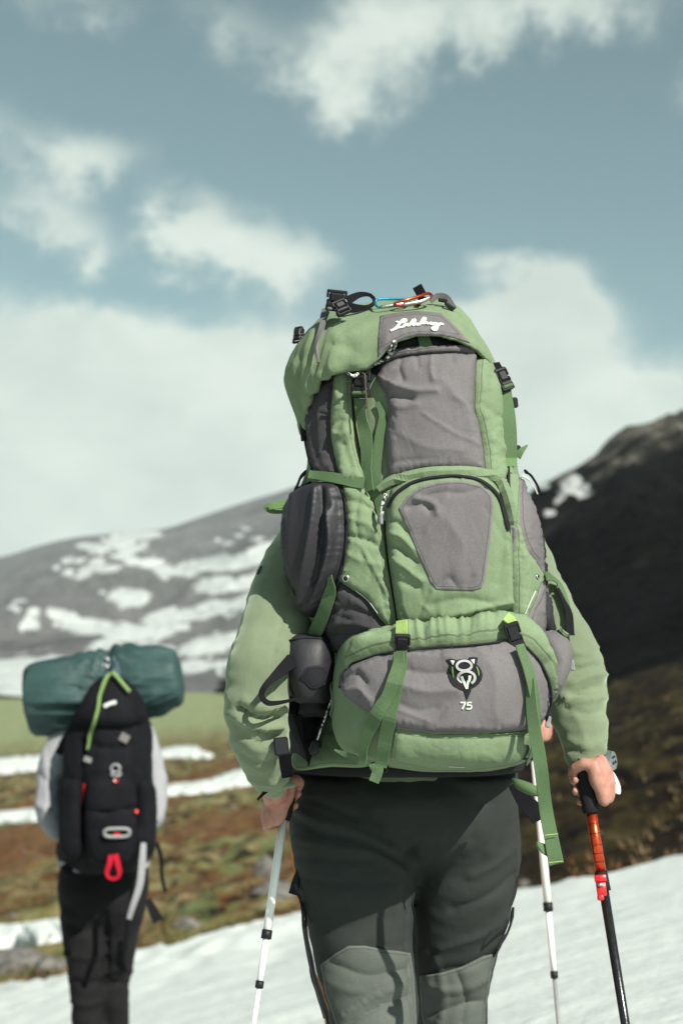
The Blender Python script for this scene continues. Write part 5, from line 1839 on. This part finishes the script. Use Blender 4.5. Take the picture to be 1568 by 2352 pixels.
def buckle(px, py, ang, lpx, wpx, bvhs, parent, off=0.006, Y=None, nrm=None, m=None, bar=None, name='buckle', hh=0.009):
    M = frame_at(px, py, ang, bvhs, off, Y=Y, nrm=nrm)
    yy = M.translation.y
    L, w = PX(lpx, yy), PX(wpx, yy)
    h = hh
    pr = [boxv(-L * .16, 0, 0, L * .46, w * .74, h, .25, M), boxv(-L * .42, 0, 0, L * .14, w, h * .8, .3, M), boxv(-L * .28, -w * .44, 0, L * .3, w * .12, h * .8, .3, M), boxv(-L * .28, w * .44, 0, L * .3, w * .12, h * .8, .3, M),
          boxv(L * .16, 0, 0, L * .22, w * .96, h * .9, .3, M), boxv(L * .40, 0, 0, L * .08, w, h * .7, .3, M), boxv(L * .30, -w * .44, 0, L * .26, w * .12, h * .7, .3, M), boxv(L * .30, w * .44, 0, L * .26, w * .12, h * .7, .3, M),
          boxv(L * .02, -w * .40, h * .1, L * .2, w * .16, h * .7, .4, M), boxv(L * .02, w * .40, h * .1, L * .2, w * .16, h * .7, .4, M)]
    o = mk(name, *join(*pr), m or PLAST, parent, False)
    if bar:
        V, Fc = boxv(L * .29, 0, h * .15, L * .14, w * .8, h * .7, .3, M)
        mk('webbing_loop', V, Fc, bar, o, False)
    return o


# lower left compression strap: doubled webbing
ribbon('compression_strap', [(924, 1502), (915, 1540), (897, 1590), (872, 1640), (846, 1700), (838, 1742)], [27, 28, 30, 34, 26, 20], WEBG, BP, SURF, off=0.012, taut=40)
ribbon('compression_strap', [(926, 1500), (916, 1560), (900, 1630), (886, 1700), (876, 1752)], [28, 30, 34, 32, 28], WEBG, BP, SURF, off=0.007, taut=40)
ribbon('strap_anchor', [(930, 1434), (928, 1448), (926, 1462)], 28, WEBL, BP, SURF, off=0.012, thick=0.003, taut=3)
buckle(925, 1480, 92, 76, 36, SURF, BP, off=0.016, bar=WEBG)
ribbon('compression_strap', [(1184, 1490), (1203, 1540), (1215, 1600), (1218, 1650), (1208, 1710), (1192, 1762)], [26, 28, 28, 30, 28, 26], WEBG, BP, SURF, off=0.012, taut=40)
ribbon('strap_anchor', [(1152, 1424), (1163, 1432), (1170, 1442)], 26, WEBL, BP, SURF, off=0.016, thick=0.003, taut=3)
buckle(1178, 1466, 72, 78, 36, SURF, BP, off=0.018, bar=WEBG)
# shoulder to lid straps
ribbon('lid_strap', [(838, 916), (842, 960), (848, 1030), (852, 1090), (858, 1132)], [32, 33, 32, 30, 26], WEBG, BP, SURF, off=0.012, taut=30)
ribbon('lid_strap', [(868, 925), (880, 960), (872, 1010), (866, 1080), (872, 1150), (880, 1205)], [10, 22, 24, 22, 20, 10], WEBG, BP, SURF, off=0.006, taut=12)
buckle(838, 893, 93, 66, 46, [bM], BP, off=0.024, bar=WEBG, hh=0.013)
cord('clip', [(846, 868), (852, 872), (854, 900), (858, 930), (857, 948)], 2.2, MATS['rust'] if 'rust' in MATS else METAL, BP, [bM], off=0.036)
ribbon('lid_strap', [(1138, 834, 2.43), (1148, 856, 2.41), (1154, 880, 2.405)], [18, 22, 26], WEBB, BP, None, thick=0.003, twist=[-20, -15])
buckle(1152, 876, 66, 60, 34, None, BP, Y=2.405, nrm=(0.35, -0.9, 0.2), bar=WEBG, hh=0.014)
ribbon('lid_strap', [(1158, 896, 2.405), (1165, 950, 2.385), (1169, 1000, 2.38), (1170, 1068, 2.38)], [32, 36, 36, 34], WEBG, BP, None, twist=[-12, -12])
ribbon('strap_fold', [(1170, 1052, 2.379), (1170, 1071, 2.379)], 36, GREENP, BP, None, thick=0.004, twist=[-12, -12])
ribbon('gap_shade', [(1140, 880), (1143, 960), (1148, 1040), (1156, 1110), (1164, 1180)], 6, BLACKC, BP, [bM], off=0.014, thick=0.003, taut=10)  # black ribbon standing in for the shadow in the gap
ribbon('side_tab', [(1186, 1050, 2.43), (1196, 1036, 2.43), (1210, 1023, 2.44)], [20, 14, 4], WEBG, BP, None, thick=0.002)
V, Fc = boxv(0, 0, 0, PX(26), PX(16), 0.012, .25, frame_at(1180, 925, 70, None, 0, Y=2.44, nrm=(0.8, -0.6, 0)))
mk('side_buckle', V, Fc, PLAST, BP, False)
V, Fc = boxv(0, 0, 0, PX(24), PX(14), 0.010, .25, frame_at(1188, 1034, 80, None, 0, Y=2.45, nrm=(0.8, -0.6, 0)))
mk('side_buckle', V, Fc, PLAST, BP, False)

# left compression strap, tabs and rivets
ribbon('side_strap', [(722, 1096), (760, 1100), (800, 1106), (836, 1113)], [20, 24, 26, 28], WEBG, BP, [bM, bW], off=0.014, taut=12)
ribbon('side_strap', [(712, 1088), (700, 1100), (692, 1120), (680, 1140)], [14, 18, 18, 10], WEBB, BP, [bM], off=0.008, yref=2.48)
ribbon('loop_tab', [(690, 1158, 2.46), (660, 1158, 2.46), (630, 1160, 2.46), (613, 1166, 2.465), (630, 1172, 2.475), (660, 1170, 2.48)], [30, 24, 18, 17, 17, 17], GREENP, BP, None, thick=0.002, curve=True)
ribbon('side_strap', [(779, 1322), (772, 1350), (762, 1385), (748, 1425), (730, 1462)], [16, 32, 34, 36, 34], WEBG, BP, [bM, bW], off=0.018, taut=20)


def eyelet(px, py, r, parent):
    M = frame_at(px, py, 0, SURF, 0.002)
    rr = PX(r)
    pts = [M @ Vector((math.cos(2 * math.pi * k / 18) * rr, math.sin(2 * math.pi * k / 18) * rr, 0)) for k in range(19)]
    o = mk('eyelet', *tubemesh(pts, rr * 0.38, 6, False), METAL, parent)
    V, Fc = ellipsoid(M.translation, rr * .8, rr * .8, rr * .8, None, 10, 6)
    mk('eyelet_hole', V, Fc, BLACKC, o)


eyelet(795, 1328, 7, wing)
eyelet(793, 1105, 5, BP)
eyelet(1232, 1325, 4.5, rw)
ribbon('side_strap', [(1240, 1326), (1262, 1332), (1282, 1362), (1296, 1400), (1302, 1440)], [22, 24, 20, 18, 16], WEBG, BP, [bM, bJ], off=0.010, taut=6)
ribbon('side_strap', [(1272, 1360), (1286, 1390), (1300, 1420), (1306, 1470)], [8, 12, 20, 20], WEBB, BP, [bM, bJ], off=0.016, taut=6)

# hanging strap end
hs = ribbon('loose_strap', [(1216, 1560, 2.258), (1223, 1650, 2.247), (1241, 1760, 2.238), (1253, 1860, 2.262), (1266, 1930, 2.252), (1277, 1985, 2.235)], [24, 30, 31, 32, 34], WEBG, BP, None, thick=0.0022, twist=[34, 22, 4, -18, -6, 12])
for (a, b, y, q) in ((1250, 1281, 1918, 2.245), (1259, 1291, 1981, 2.230)):
    ribbon('stitching', [(a, y, q), (b, y - 3, q)], 1.6, WEBL, hs, None, thick=0.0008)
ribbon('strap_tail', [(1262, 1954, 2.256), (1246, 1948, 2.254), (1232, 1938, 2.25)], [30, 24, 14], WEBG, BP, None, thick=0.003, twist=[0, 30, 60])

# under the compartment
buckle(872, 1756, 20, 44, 26, SURF, BP, off=0.006)
ribbon('strap_tail', [(862, 1752, 2.30), (866, 1772, 2.30), (858, 1796, 2.30)], [34, 26, 24], WEBG, BP, None, thick=0.0025, twist=[0, 25, 10])
ribbon('strap_tail', [(768, 1722, 2.33), (800, 1736, 2.32), (836, 1746, 2.31)], [4, 14, 18], WEBG, BP, None, thick=0.002, twist=[0, 30, 50])
buckle(1194, 1768, 100, 40, 28, SURF, BP, off=0.004)
V, Fc = tubemesh([W(1176, 1790, 2.44), W(1192, 1802, 2.43), W(1214, 1812, 2.42), W(1238, 1820, 2.415)], [0.003, 0.009, 0.0105, 0.008], 12)
mk('rolled_strap', V, Fc, WEBG, BP)
ribbon('belt_webbing', [(1180, 1800, 2.50), (1205, 1840, 2.47), (1225, 1862, 2.46), (1238, 1884, 2.46)], [30, 36, 40, 34], WEBB, BP, None, thick=0.004)

# --- hip belt and its pockets
hb = [(1640, 690, 1200, 2.545, 2.965), (1660, 676, 1206, 2.53, 2.985), (1700, 664, 1206, 2.505, 2.985), (1750, 652, 1202, 2.48, 2.97), (1772, 650, 1200, 2.475, 2.965), (1786, 656, 1196, 2.48, 2.955)]
V, Fc = hloft(hb, 80, 24, 2.4, cap=False)
belt = mk('hip_belt', V, Fc, BLACKC, BP)
so = belt.modifiers.new('thick', 'SOLIDIFY')
so.thickness = 0.012
bB = bvh_of(belt)
patch('belt_lining', [(676, 1720), (690, 1680), (720, 1650), (790, 1640), (850, 1680), (852, 1756), (760, 1762), (682, 1766)], GREEN, belt, [bB], off=0.004, puff=0.006, rim=0.008, step=7, yref=2.5)
pouch_rows = [(1456, 676, 752, 2.45, 2.53), (1464, 662, 762, 2.42, 2.55), (1500, 655, 768, 2.405, 2.56), (1550, 657, 768, 2.40, 2.56), (1590, 667, 764, 2.405, 2.555), (1612, 676, 758, 2.42, 2.55), (1622, 700, 745, 2.45, 2.53)]
V, Fc = hloft(pouch_rows, 48, 40, 2.8)
N = [Vector(n) for n in vnormals(V, Fc)]
V = folds(V, N, (), [(0.003, 14)])
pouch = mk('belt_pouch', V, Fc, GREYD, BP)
bPo = bvh_of(pouch)
patch('pouch_opening', [(694, 1548), (708, 1532), (742, 1530), (752, 1550), (738, 1578), (716, 1584), (698, 1568), (688, 1560)], BLACKC, pouch, [bPo], off=0.001, rim=0.003, step=4)
cord('pouch_zip', [(664, 1472), (700, 1466), (740, 1468), (762, 1476)], 2.6, BLACKC, pouch, [bPo], off=0.001)
ribbon('grab_loop', [(672, 1516, 2.41), (640, 1545, 2.365), (612, 1572, 2.345), (600, 1596, 2.345), (614, 1614, 2.345), (640, 1614, 2.36), (680, 1606, 2.41)], [34, 26, 16, 14, 13, 9, 6], WEBB, BP, None, thick=0.003)
patch('belt_wing', [(650, 1660), (654, 1630), (676, 1618), (720, 1616), (768, 1620), (762, 1650), (736, 1680), (700, 1690), (672, 1720), (650, 1730)], BLACKC, belt, [bB, bPo], off=0.010, puff=0.012, pw=14, rim=0.02, step=4.6, yref=2.48)
V, Fc = boxv(0, 0, 0, PX(42), PX(34), 0.014, .2, frame_at(646, 1714, 84, None, 0, Y=2.40))
mk('belt_buckle', V, Fc, PLAST, belt, False)
ribbon('belt_webbing', [(654, 1730, 2.41), (656, 1756, 2.43), (660, 1784, 2.455)], [30, 28, 26], WEBB, belt, None, thick=0.004)
cord('pull_cord', [(764, 1598, 2.40), (752, 1632, 2.40), (738, 1672, 2.41), (727, 1704, 2.42)], 2.2, CORDM, pouch, None)
V, Fc = tubemesh([W(729, 1700, 2.42), W(725, 1708, 2.42), W(720, 1726, 2.42), W(718, 1734, 2.42)], [0.004, 0.007, 0.009, 0.004], 10)
mk('cord_toggle', V, Fc, PLAST, pouch)
cord('edge_binding', [(776, 1478), (766, 1520), (764, 1570), (768, 1620), (758, 1660), (766, 1690)], 1.8, GREENP, BP, [bL, bPo], off=0.004)

rp_rows = [(1448, 1232, 1280, 2.42, 2.50), (1458, 1222, 1292, 2.39, 2.53), (1485, 1216, 1306, 2.375, 2.55), (1530, 1216, 1302, 2.37, 2.55), (1575, 1220, 1286, 2.375, 2.54), (1605, 1226, 1270, 2.40, 2.52)]
V, Fc = hloft(rp_rows, 44, 36, 2.6)
N = [Vector(n) for n in vnormals(V, Fc)]
rpouch = mk('belt_pouch', folds(V, N, [([(1270, 1480), (1290, 1520), (1280, 1570)], 7, 0.004), ([(1255, 1490), (1270, 1530)], 6, -0.004)], [(0.003, 14)]), Fc, GREY, BP)
ribbon('pouch_trim', [(1262, 1446), (1282, 1450), (1298, 1464)], [10, 20, 14], GREEN, rpouch, [bvh_of(rpouch)], off=0.004, thick=0.006, taut=2)
cord('pouch_pull', [(1302, 1474, 2.43), (1306, 1490, 2.43), (1310, 1512, 2.43)], 4.0, CORDM, rpouch, None)
V, Fc = boxv(0, 0, 0, PX(26), PX(11), PX(7), .3, frame_at(1313, 1528, 82, None, 0, Y=2.43))
mk('pull_end', V, Fc, PLASTG, rpouch, False)
V, Fc = boxv(0, 0, 0, PX(26), PX(12), PX(7), .3, frame_at(1258, 1658, 95, None, 0, Y=2.33))
mk('pull_end', V, Fc, PLASTG, lbody, False)
cord('zip_pull', [(1256, 1632, 2.33), (1257, 1648, 2.33)], 3, BLACKC, lbody, None)

# --- hardware on top of the lid
LIDS = [bLid]
buckle(772, 692, 96, 54, 48, None, BP, Y=2.40, hh=0.016)
buckle(782, 712, 62, 40, 36, None, BP, Y=2.385, nrm=(0.2, -1, 0.35), hh=0.014)
ribbon('top_strap', [(798, 690, 2.42), (826, 677, 2.44), (850, 678, 2.45), (860, 692, 2.45), (848, 704, 2.44), (820, 708, 2.42), (794, 706, 2.41)], [22, 16, 9, 9, 12, 22, 26], WEBB, BP, None, thick=0.003)
ribbon('top_strap', [(756, 724), (746, 752), (741, 790), (738, 838)], [22, 12, 10, 7], WEBGR, BP, LIDS, off=0.012, thick=0.006, taut=14)
buckle(688, 774, 88, 46, 22, None, BP, Y=2.44, nrm=(-0.5, -0.8, 0.3), hh=0.008)
for k in (-1, 1):
    ribbon('buckle_prong', [(686 + 9 * k, 772, 2.44), (687 + 10 * k, 758, 2.44), (686 + 6 * k, 752, 2.44)], [5, 5, 4], PLAST, BP, None, thick=0.006)
ribbon('top_strap', [(988, 692, 2.45), (1004, 680, 2.45), (1024, 682, 2.45), (1036, 696, 2.44), (1044, 708, 2.43)], [12, 14, 14, 12, 8], WEBGR, BP, None, thick=0.004)
V, Fc = join(boxv(0, 0, 0, PX(10), PX(22), 0.012, .2, frame_at(1016, 690, 100, None, 0, Y=2.44)), boxv(0, 0, 0, PX(28), PX(10), 0.012, .2, frame_at(1032, 703, 35, None, 0, Y=2.43)))
mk('strap_adjuster', V, Fc, PLAST, BP, False)
V, Fc = boxv(0, 0, 0, PX(27), PX(24), 0.006, .1, frame_at(963, 668, 62, None, 0, Y=2.44))
mk('webbing_tab', V, Fc, WEBB, BP, False)
ribbon('webbing_tab', [(968, 680, 2.44), (966, 690, 2.44), (958, 700, 2.42)], [20, 12, 10], WEBB, BP, None, thick=0.003)


def carabiner(name, pts, r, m, label, gate_m):
    path = [W(*p) for p in crom(pts, 4, True)]
    path.append(path[0])
    root = empty(name, path[0], label, 'carabiner', 'carabiners on the lid')
    mk('frame', *tubemesh(path, r, 8, False), m, root)
    a, b = W(*pts[0]), W(*pts[1])
    n = len(path)
    i0, i1 = int(n * 0.55), int(n * 0.88)
    seg = [p + Vector((0, -0.002, 0.001)) for p in path[i0:i1]]
    mk('gate', *tubemesh(seg, r * 1.15, 8), gate_m, root)
    return root


carabiner('carabiner', [(862, 693, 2.43), (868, 688, 2.432), (900, 687, 2.435), (930, 688, 2.435), (938, 692, 2.43), (930, 698, 2.415), (900, 703, 2.41), (872, 706, 2.41), (863, 701, 2.415)], 0.0022, BLUEM, 'small blue carabiner lying on the lid of the green backpack', METAL)
carabiner('carabiner', [(906, 697, 2.41), (930, 690, 2.425), (958, 682, 2.43), (980, 674, 2.43), (990, 677, 2.425), (988, 683, 2.415), (968, 693, 2.405), (935, 700, 2.40), (912, 702, 2.40)], 0.0027, ORANGEM, 'small orange carabiner beside the black tab on the lid', METAL)

# speckled drawcord hanging out under the lid
cord('drawcord', [(800, 849), (822, 852), (845, 850), (866, 842), (886, 832), (902, 820), (910, 806), (908, 792), (898, 788), (890, 796), (891, 808), (898, 816)], 4.2, CORDM, BP, [bLid, bM, bvh_of(ufp)], off=0.014, taut=5)

# ------------------------------------------------------------------ the hiker ahead on the left
x2 = W(240, 2000, 6.4).x
G2 = ground_z(x2, 6.45)
P2 = empty('person', (x2, 6.45, G2), 'hiker in pale shirt and black trousers walking ahead under the black backpack', 'person', 'hikers')
hp2 = [(1975, 146, 338, 6.28, 6.56), (2010, 138, 342, 6.26, 6.57), (2060, 136, 338, 6.25, 6.56), (2110, 142, 330, 6.28, 6.54), (2140, 170, 310, 6.33, 6.50)]
ll2 = [(2050, 138, 250, 6.28, 6.54), (2110, 139, 247, 6.29, 6.52), (2180, 146, 247, 6.30, 6.51), (2250, 157, 248, 6.31, 6.50), (2300, 163, 246, 6.32, 6.49), (2352, 166, 241, 6.32, 6.49), (2420, 172, 236, 6.32, 6.47), (2480, 176, 232, 6.32, 6.46)]
rl2 = [(2050, 232, 338, 6.30, 6.56), (2110, 236, 328, 6.32, 6.56), (2180, 240, 314, 6.35, 6.56), (2250, 240, 301, 6.38, 6.57), (2300, 238, 297, 6.40, 6.58), (2352, 237, 297, 6.42, 6.59), (2420, 240, 294, 6.43, 6.58), (2475, 242, 292, 6.44, 6.58)]
V, Fc, N = fuse([hloft(hp2, 40, 24, 2.3), hloft(ll2, 36, 40, 2.2), hloft(rl2, 36, 40, 2.2)], 0.012, 4)
TW2 = [([(150, 2120), (190, 2140), (240, 2130)], 9, -0.012), ([(150, 2190), (200, 2200), (245, 2190)], 8, 0.012), ([(160, 2250), (200, 2262), (245, 2250)], 8, -0.014), ([(165, 2300), (200, 2310), (240, 2296)], 7, 0.012), ([(240, 2240), (270, 2225), (300, 2230)], 7, 0.014), ([(240, 2268), (270, 2258), (300, 2262)], 7, -0.014), ([(243, 2100), (245, 2200), (242, 2352)], 6, -0.02)]
mk('trousers', folds(V, N, TW2, [(0.010, (5, 5, 9))]), Fc, TROUSB, P2)
t2 = [(1610, 205, 280, 6.36, 6.52), (1640, 160, 322, 6.32, 6.58), (1690, 138, 344, 6.29, 6.62), (1780, 132, 350, 6.28, 6.64), (1900, 134, 346, 6.28, 6.62), (1980, 136, 342, 6.25, 6.58), (2006, 134, 344, 6.245, 6.58)]
arms2 = limbpx([(160, 1680, 6.28, 34), (128, 1740, 6.26, 33), (114, 1800, 6.23, 31), (112, 1860, 6.19, 28), (124, 1905, 6.19, 24), (150, 1915, 6.29, 20), (175, 1905, 6.43, 17)], 14) + limbpx([(325, 1680, 6.28, 32), (346, 1740, 6.26, 31), (354, 1800, 6.23, 29), (356, 1855, 6.19, 26), (346, 1890, 6.19, 22), (325, 1900, 6.29, 20), (300, 1890, 6.43, 17)], 14)
V, Fc, N = fuse([hloft(t2, 44, 50, 2.3)] + arms2, 0.012, 4)
mk('shirt', folds(V, N, [([(90, 1780), (120, 1800), (140, 1790)], 7, -0.01), ([(90, 1850), (120, 1870), (140, 1860)], 7, 0.01), ([(100, 1720), (110, 1800), (105, 1880)], 8, 0.01)], [(0.010, (7, 7, 10))]), Fc, SHIRTW, P2)
hd2 = W(244, 1580, 6.5)
V, Fc, N = fuse(head_parts(hd2, 0.98) + ball_caps([hd2, hd2 + Vector((0, -0.02, -0.16)), hd2 + Vector((0, -0.02, -0.26))], [0.055, 0.058, 0.08], 12) + [hloft([(r[0], r[1] + 14, r[2] - 14, r[3] + .05, r[4] - .05) for r in t2], 30, 30, 2.3)]
                + hand_parts(W(182, 1902, 6.52), Vector((0, 0.3, 1)), Vector((-0.8, -0.5, 0)), 0.95) + hand_parts(W(294, 1888, 6.52), Vector((0, 0.3, 1)), Vector((0.8, -0.5, 0)), 0.95)
                + limbpx([(150, 1915, 6.29, 14), (180, 1904, 6.5, 13)], 10) + limbpx([(325, 1900, 6.29, 14), (296, 1890, 6.5, 13)], 10), 0.0065, 3)
mk('body', V, Fc, SKIN, P2)
hair(hd2, 0.98, P2)
eyes(hd2, 0.98, P2)
boot(204, 2480, 6.39, ground_z(W(204, 2480, 6.39).x, 6.4), P2)
boot(267, 2475, 6.51, ground_z(W(267, 2475, 6.51).x, 6.55), P2)

B2 = empty('backpack', W(248, 2005, 6.12), 'tall black backpack with red loop carried by the hiker ahead', 'backpack', 'backpacks')
br = [(1556, 236, 276, 6.12, 6.20), (1572, 222, 296, 6.06, 6.26), (1600, 202, 318, 6.02, 6.30), (1640, 178, 336, 5.99, 6.31), (1700, 156, 346, 5.97, 6.31), (1800, 148, 350, 5.96, 6.31), (1900, 142, 350, 5.96, 6.31), (1950, 142, 346, 5.97, 6.31), (1985, 152, 338, 6.01, 6.30), (2006, 180, 318, 6.08, 6.28)]
V, Fc = hloft(br, 80, 70, 2.7, R(-8))
N = [Vector(n) for n in vnormals(V, Fc)]
BW2 = [([(230, 1640), (240, 1760), (235, 1880)], 9, 0.014), ([(300, 1640), (312, 1760), (316, 1900)], 7, -0.02), ([(190, 1700), (186, 1800), (190, 1920)], 7, -0.02), ([(200, 1850), (250, 1862), (300, 1850)], 7, -0.014), ([(210, 1710), (260, 1720), (300, 1712)], 7, -0.012)]
pb = mk('main_body', folds(V, N, BW2, [(0.012, (7, 7, 5)), (0.004, 22)]), Fc, PACKB, B2)
b2 = [bvh_of(pb)]
Y2 = 6.1
patch('lid', [(222, 1570), (256, 1558), (288, 1570), (318, 1604), (334, 1650), (300, 1668), (250, 1674), (200, 1668), (178, 1650), (198, 1604)], PACKB, B2, b2, off=0.01, puff=0.035, pw=20, step=8, rim=0.02, yref=Y2)
patch('front_pocket', [(205, 1790), (250, 1778), (300, 1790), (308, 1860), (304, 1940), (290, 1975), (250, 1982), (212, 1975), (200, 1940), (198, 1860)], PACKB, B2, b2, off=0.008, puff=0.05, pw=26, step=8, rim=0.02, yref=Y2)
patch('side_pocket', [(146, 1800), (165, 1790), (188, 1800), (192, 1880), (188, 1960), (168, 1972), (146, 1950), (142, 1880)], PACKB, B2, b2, off=0.008, puff=0.03, pw=16, step=8, rim=0.02, yref=Y2)
patch('side_pocket', [(318, 1800), (340, 1795), (352, 1815), (354, 1880), (348, 1950), (330, 1968), (316, 1950), (314, 1880)], PACKB, B2, b2, off=0.008, puff=0.03, pw=16, step=8, rim=0.02, yref=Y2)
b2 = [bvh_of(pb, *[c for c in pb.parent.children if c.type == 'MESH'])]
WEBL2 = webbing('pale_lime_webbing', (0.17, 0.27, 0.09))
# straps and small bright things
ribbon('lime_cord', [(205, 1722), (212, 1690), (222, 1650), (234, 1600), (248, 1562), (258, 1556)], [5, 7, 7, 7, 8, 8], WEBL2, B2, b2, off=0.02, thick=0.006, yref=Y2)
ribbon('lime_cord', [(258, 1556), (272, 1572), (293, 1598)], 8, WEBL2, B2, b2, off=0.03, thick=0.006, yref=Y2)
ribbon('logo', [(240, 1624), (254, 1617), (268, 1614)], 9, WHITEP, B2, b2, off=0.006, thick=0.003, yref=Y2)
ribbon('shoulder_strap', [(160, 1680, 6.12), (130, 1740, 6.22), (96, 1796, 6.32)], [16, 18, 16], WEBB, B2, None, thick=0.006)
V, Fc = boxv(0, 0, 0, PX(22, Y2), PX(26, Y2), 0.01, .2, frame_at(207, 1702, 30, b2, 0.01, yref=Y2))
ribbon('reflective_patch', [(276, 1690), (294, 1700)], 20, WEBGR, B2, b2, off=0.006, thick=0.003, yref=Y2)
ribbon('reflective_patch', [(196, 1742), (212, 1748)], 12, PLASTG, B2, b2, off=0.006, thick=0.003, yref=Y2)
for (cx, cy) in ((266, 1765), (267, 1782)):
    M = frame_at(cx, cy, 0, b2, 0.008, yref=Y2)
    rr = PX(8.5, Y2)
    pts = [M @ Vector((math.cos(2 * math.pi * k / 16) * rr * 1.15, math.sin(2 * math.pi * k / 16) * rr, 0)) for k in range(17)]
    mk('cord_ring', *tubemesh(pts, rr * 0.38, 6, False), PLASTG, B2)
ribbon('red_cord', [(262, 1795), (267, 1800), (272, 1794)], 4, REDP, B2, b2, off=0.012, thick=0.004, yref=Y2)
ribbon('red_cord', [(198, 1800), (196, 1820), (193, 1845)], 2.5, REDP, B2, b2, off=0.01, thick=0.003, yref=Y2)
ribbon('red_tag', [(307, 1862), (313, 1866)], 8, REDP, B2, b2, off=0.01, thick=0.003, yref=Y2)
M = frame_at(269, 1911, 2, b2, 0.012, yref=Y2)
pts = []
for k in range(41):
    a = 2 * math.pi * k / 40
    ex, ey = math.cos(a), math.sin(a)
    pts.append(M @ Vector((PX(27, Y2) * math.copysign(abs(ex) ** .5, ex), PX(9, Y2) * math.copysign(abs(ey) ** .7, ey), 0)))
mk('handle', *tubemesh(pts, PX(4.0, Y2), 8, False), PLASTG, B2)
ribbon('handle_pull', [(262, 1913), (276, 1914)], 5, REDP, B2, b2, off=0.012, thick=0.003, yref=Y2)
webbing('red_webbing', (0.40, 0.008, 0.022))
ribbon('red_loop', [(256, 1962, 5.92), (252, 1985, 5.91), (246, 2003, 5.91), (250, 2015, 5.91), (262, 2019, 5.91)], [12, 12, 11, 8, 7], MATS['red_webbing'], B2, None, thick=0.006)
ribbon('red_loop', [(266, 1962, 5.92), (271, 1985, 5.912), (275, 2003, 5.912), (271, 2015, 5.912), (260, 2019, 5.912)], [12, 12, 11, 8, 7], MATS['red_webbing'], B2, None, thick=0.006)
ribbon('pale_strap', [(330, 1936, 5.98), (328, 1970, 5.97), (322, 2030, 5.97), (306, 2080, 5.97), (297, 2110, 5.98)], [12, 16, 16, 14, 11], SHIRTW, B2, None, thick=0.01)
ribbon('hanging_strap', [(360, 1935, 6.1), (370, 1970, 6.08), (372, 2010, 6.08), (380, 2050, 6.08)], [10, 10, 8, 8], WEBB, B2, None, thick=0.006, twist=[0, 40, 20])
ribbon('belt_webbing', [(340, 2066, 6.14), (352, 2092, 6.12), (364, 2116, 6.12)], [14, 22, 24], WEBB, B2, None, thick=0.006)
ribbon('belt_webbing', [(150, 1985, 6.1), (158, 2000, 6.08), (166, 2012, 6.08)], [26, 22, 14], WEBB, B2, None, thick=0.006)
V, Fc = hloft([(1940, 136, 350, 6.2, 6.63), (1965, 132, 354, 6.19, 6.64), (1985, 136, 350, 6.2, 6.63)], 50, 8, 2.3, cap=False)
mk('hip_belt', V, Fc, WEBB, B2)

# rolled mat strapped across the top
MT = empty('rolled_mat', W(240, 1585, 6.2), 'teal rolled sleeping mat strapped across the top of the black backpack', 'sleeping mat')
mp = crom([(64, 1608, 6.30, 40), (68, 1607, 6.30, 66), (80, 1606, 6.30, 79), (140, 1601, 6.28, 83), (200, 1593, 6.28, 78), (244, 1584, 6.29, 72), (268, 1578, 6.29, 70), (300, 1573, 6.28, 73), (350, 1566, 6.27, 71), (396, 1559, 6.27, 66), (412, 1557, 6.27, 58), (418, 1556, 6.27, 34)], 5)
V, Fc = tubemesh([W(p[0], p[1], p[2]) for p in mp], [p[3] * p[2] / F for p in mp], 64)
V2 = []
c0, c1 = W(64, 1608, 6.3), W(418, 1556, 6.27)
ax = (c1 - c0).normalized()
for v in V:
    t_ = (v - c0).dot(ax)
    ctr = c0 + ax * t_
    rad = v - ctr
    a = math.atan2(rad.z, -rad.y)
    xx = t_ - (c1 - c0).length * 0.56
    near = math.exp(-(xx / 0.17) ** 2)
    g = noise.noise(Vector((a * 4.0 - abs(xx) * 3, xx * 1.2, 1))) * 0.085 * near + noise.noise(Vector((a * 9.0 - abs(xx) * 7, xx * 2, 4))) * 0.05 * (0.35 + near) + noise.noise(v * 6) * 0.008
    g -= 0.016 * math.exp(-(xx / 0.022) ** 2)
    V2.append(v + rad.normalized() * g)
roll2 = mk('roll', V2, Fc, TEAL, MT)
rb = [bvh_of(roll2)]
ribbon('mat_strap', [(258, 1512), (266, 1530), (268, 1550), (266, 1572)], 20, MATS.get('blue_grey_webbing') or webbing('blue_grey_webbing', (0.13, 0.17, 0.20)), MT, rb, off=0.006, thick=0.004, yref=6.25)
for (cx, cy) in ((244, 1518), (246, 1532)):
    M = frame_at(cx, cy, 60, rb, 0.01, yref=6.25)
    rr = PX(8, 6.1)
    pts = [M @ Vector((math.cos(2 * math.pi * k / 14) * rr, math.sin(2 * math.pi * k / 14) * rr * .8, 0)) for k in range(15)]
    mk('strap_ring', *tubemesh(pts, rr * .3, 6, False), METAL, MT)
ribbon('blue_tag', [(312, 1612), (318, 1622)], 8, MATS.get('blue_print') or plastic('blue_print', (0.25, 0.42, 0.60), 0.5), MT, rb, off=0.01, thick=0.003, yref=6.25)
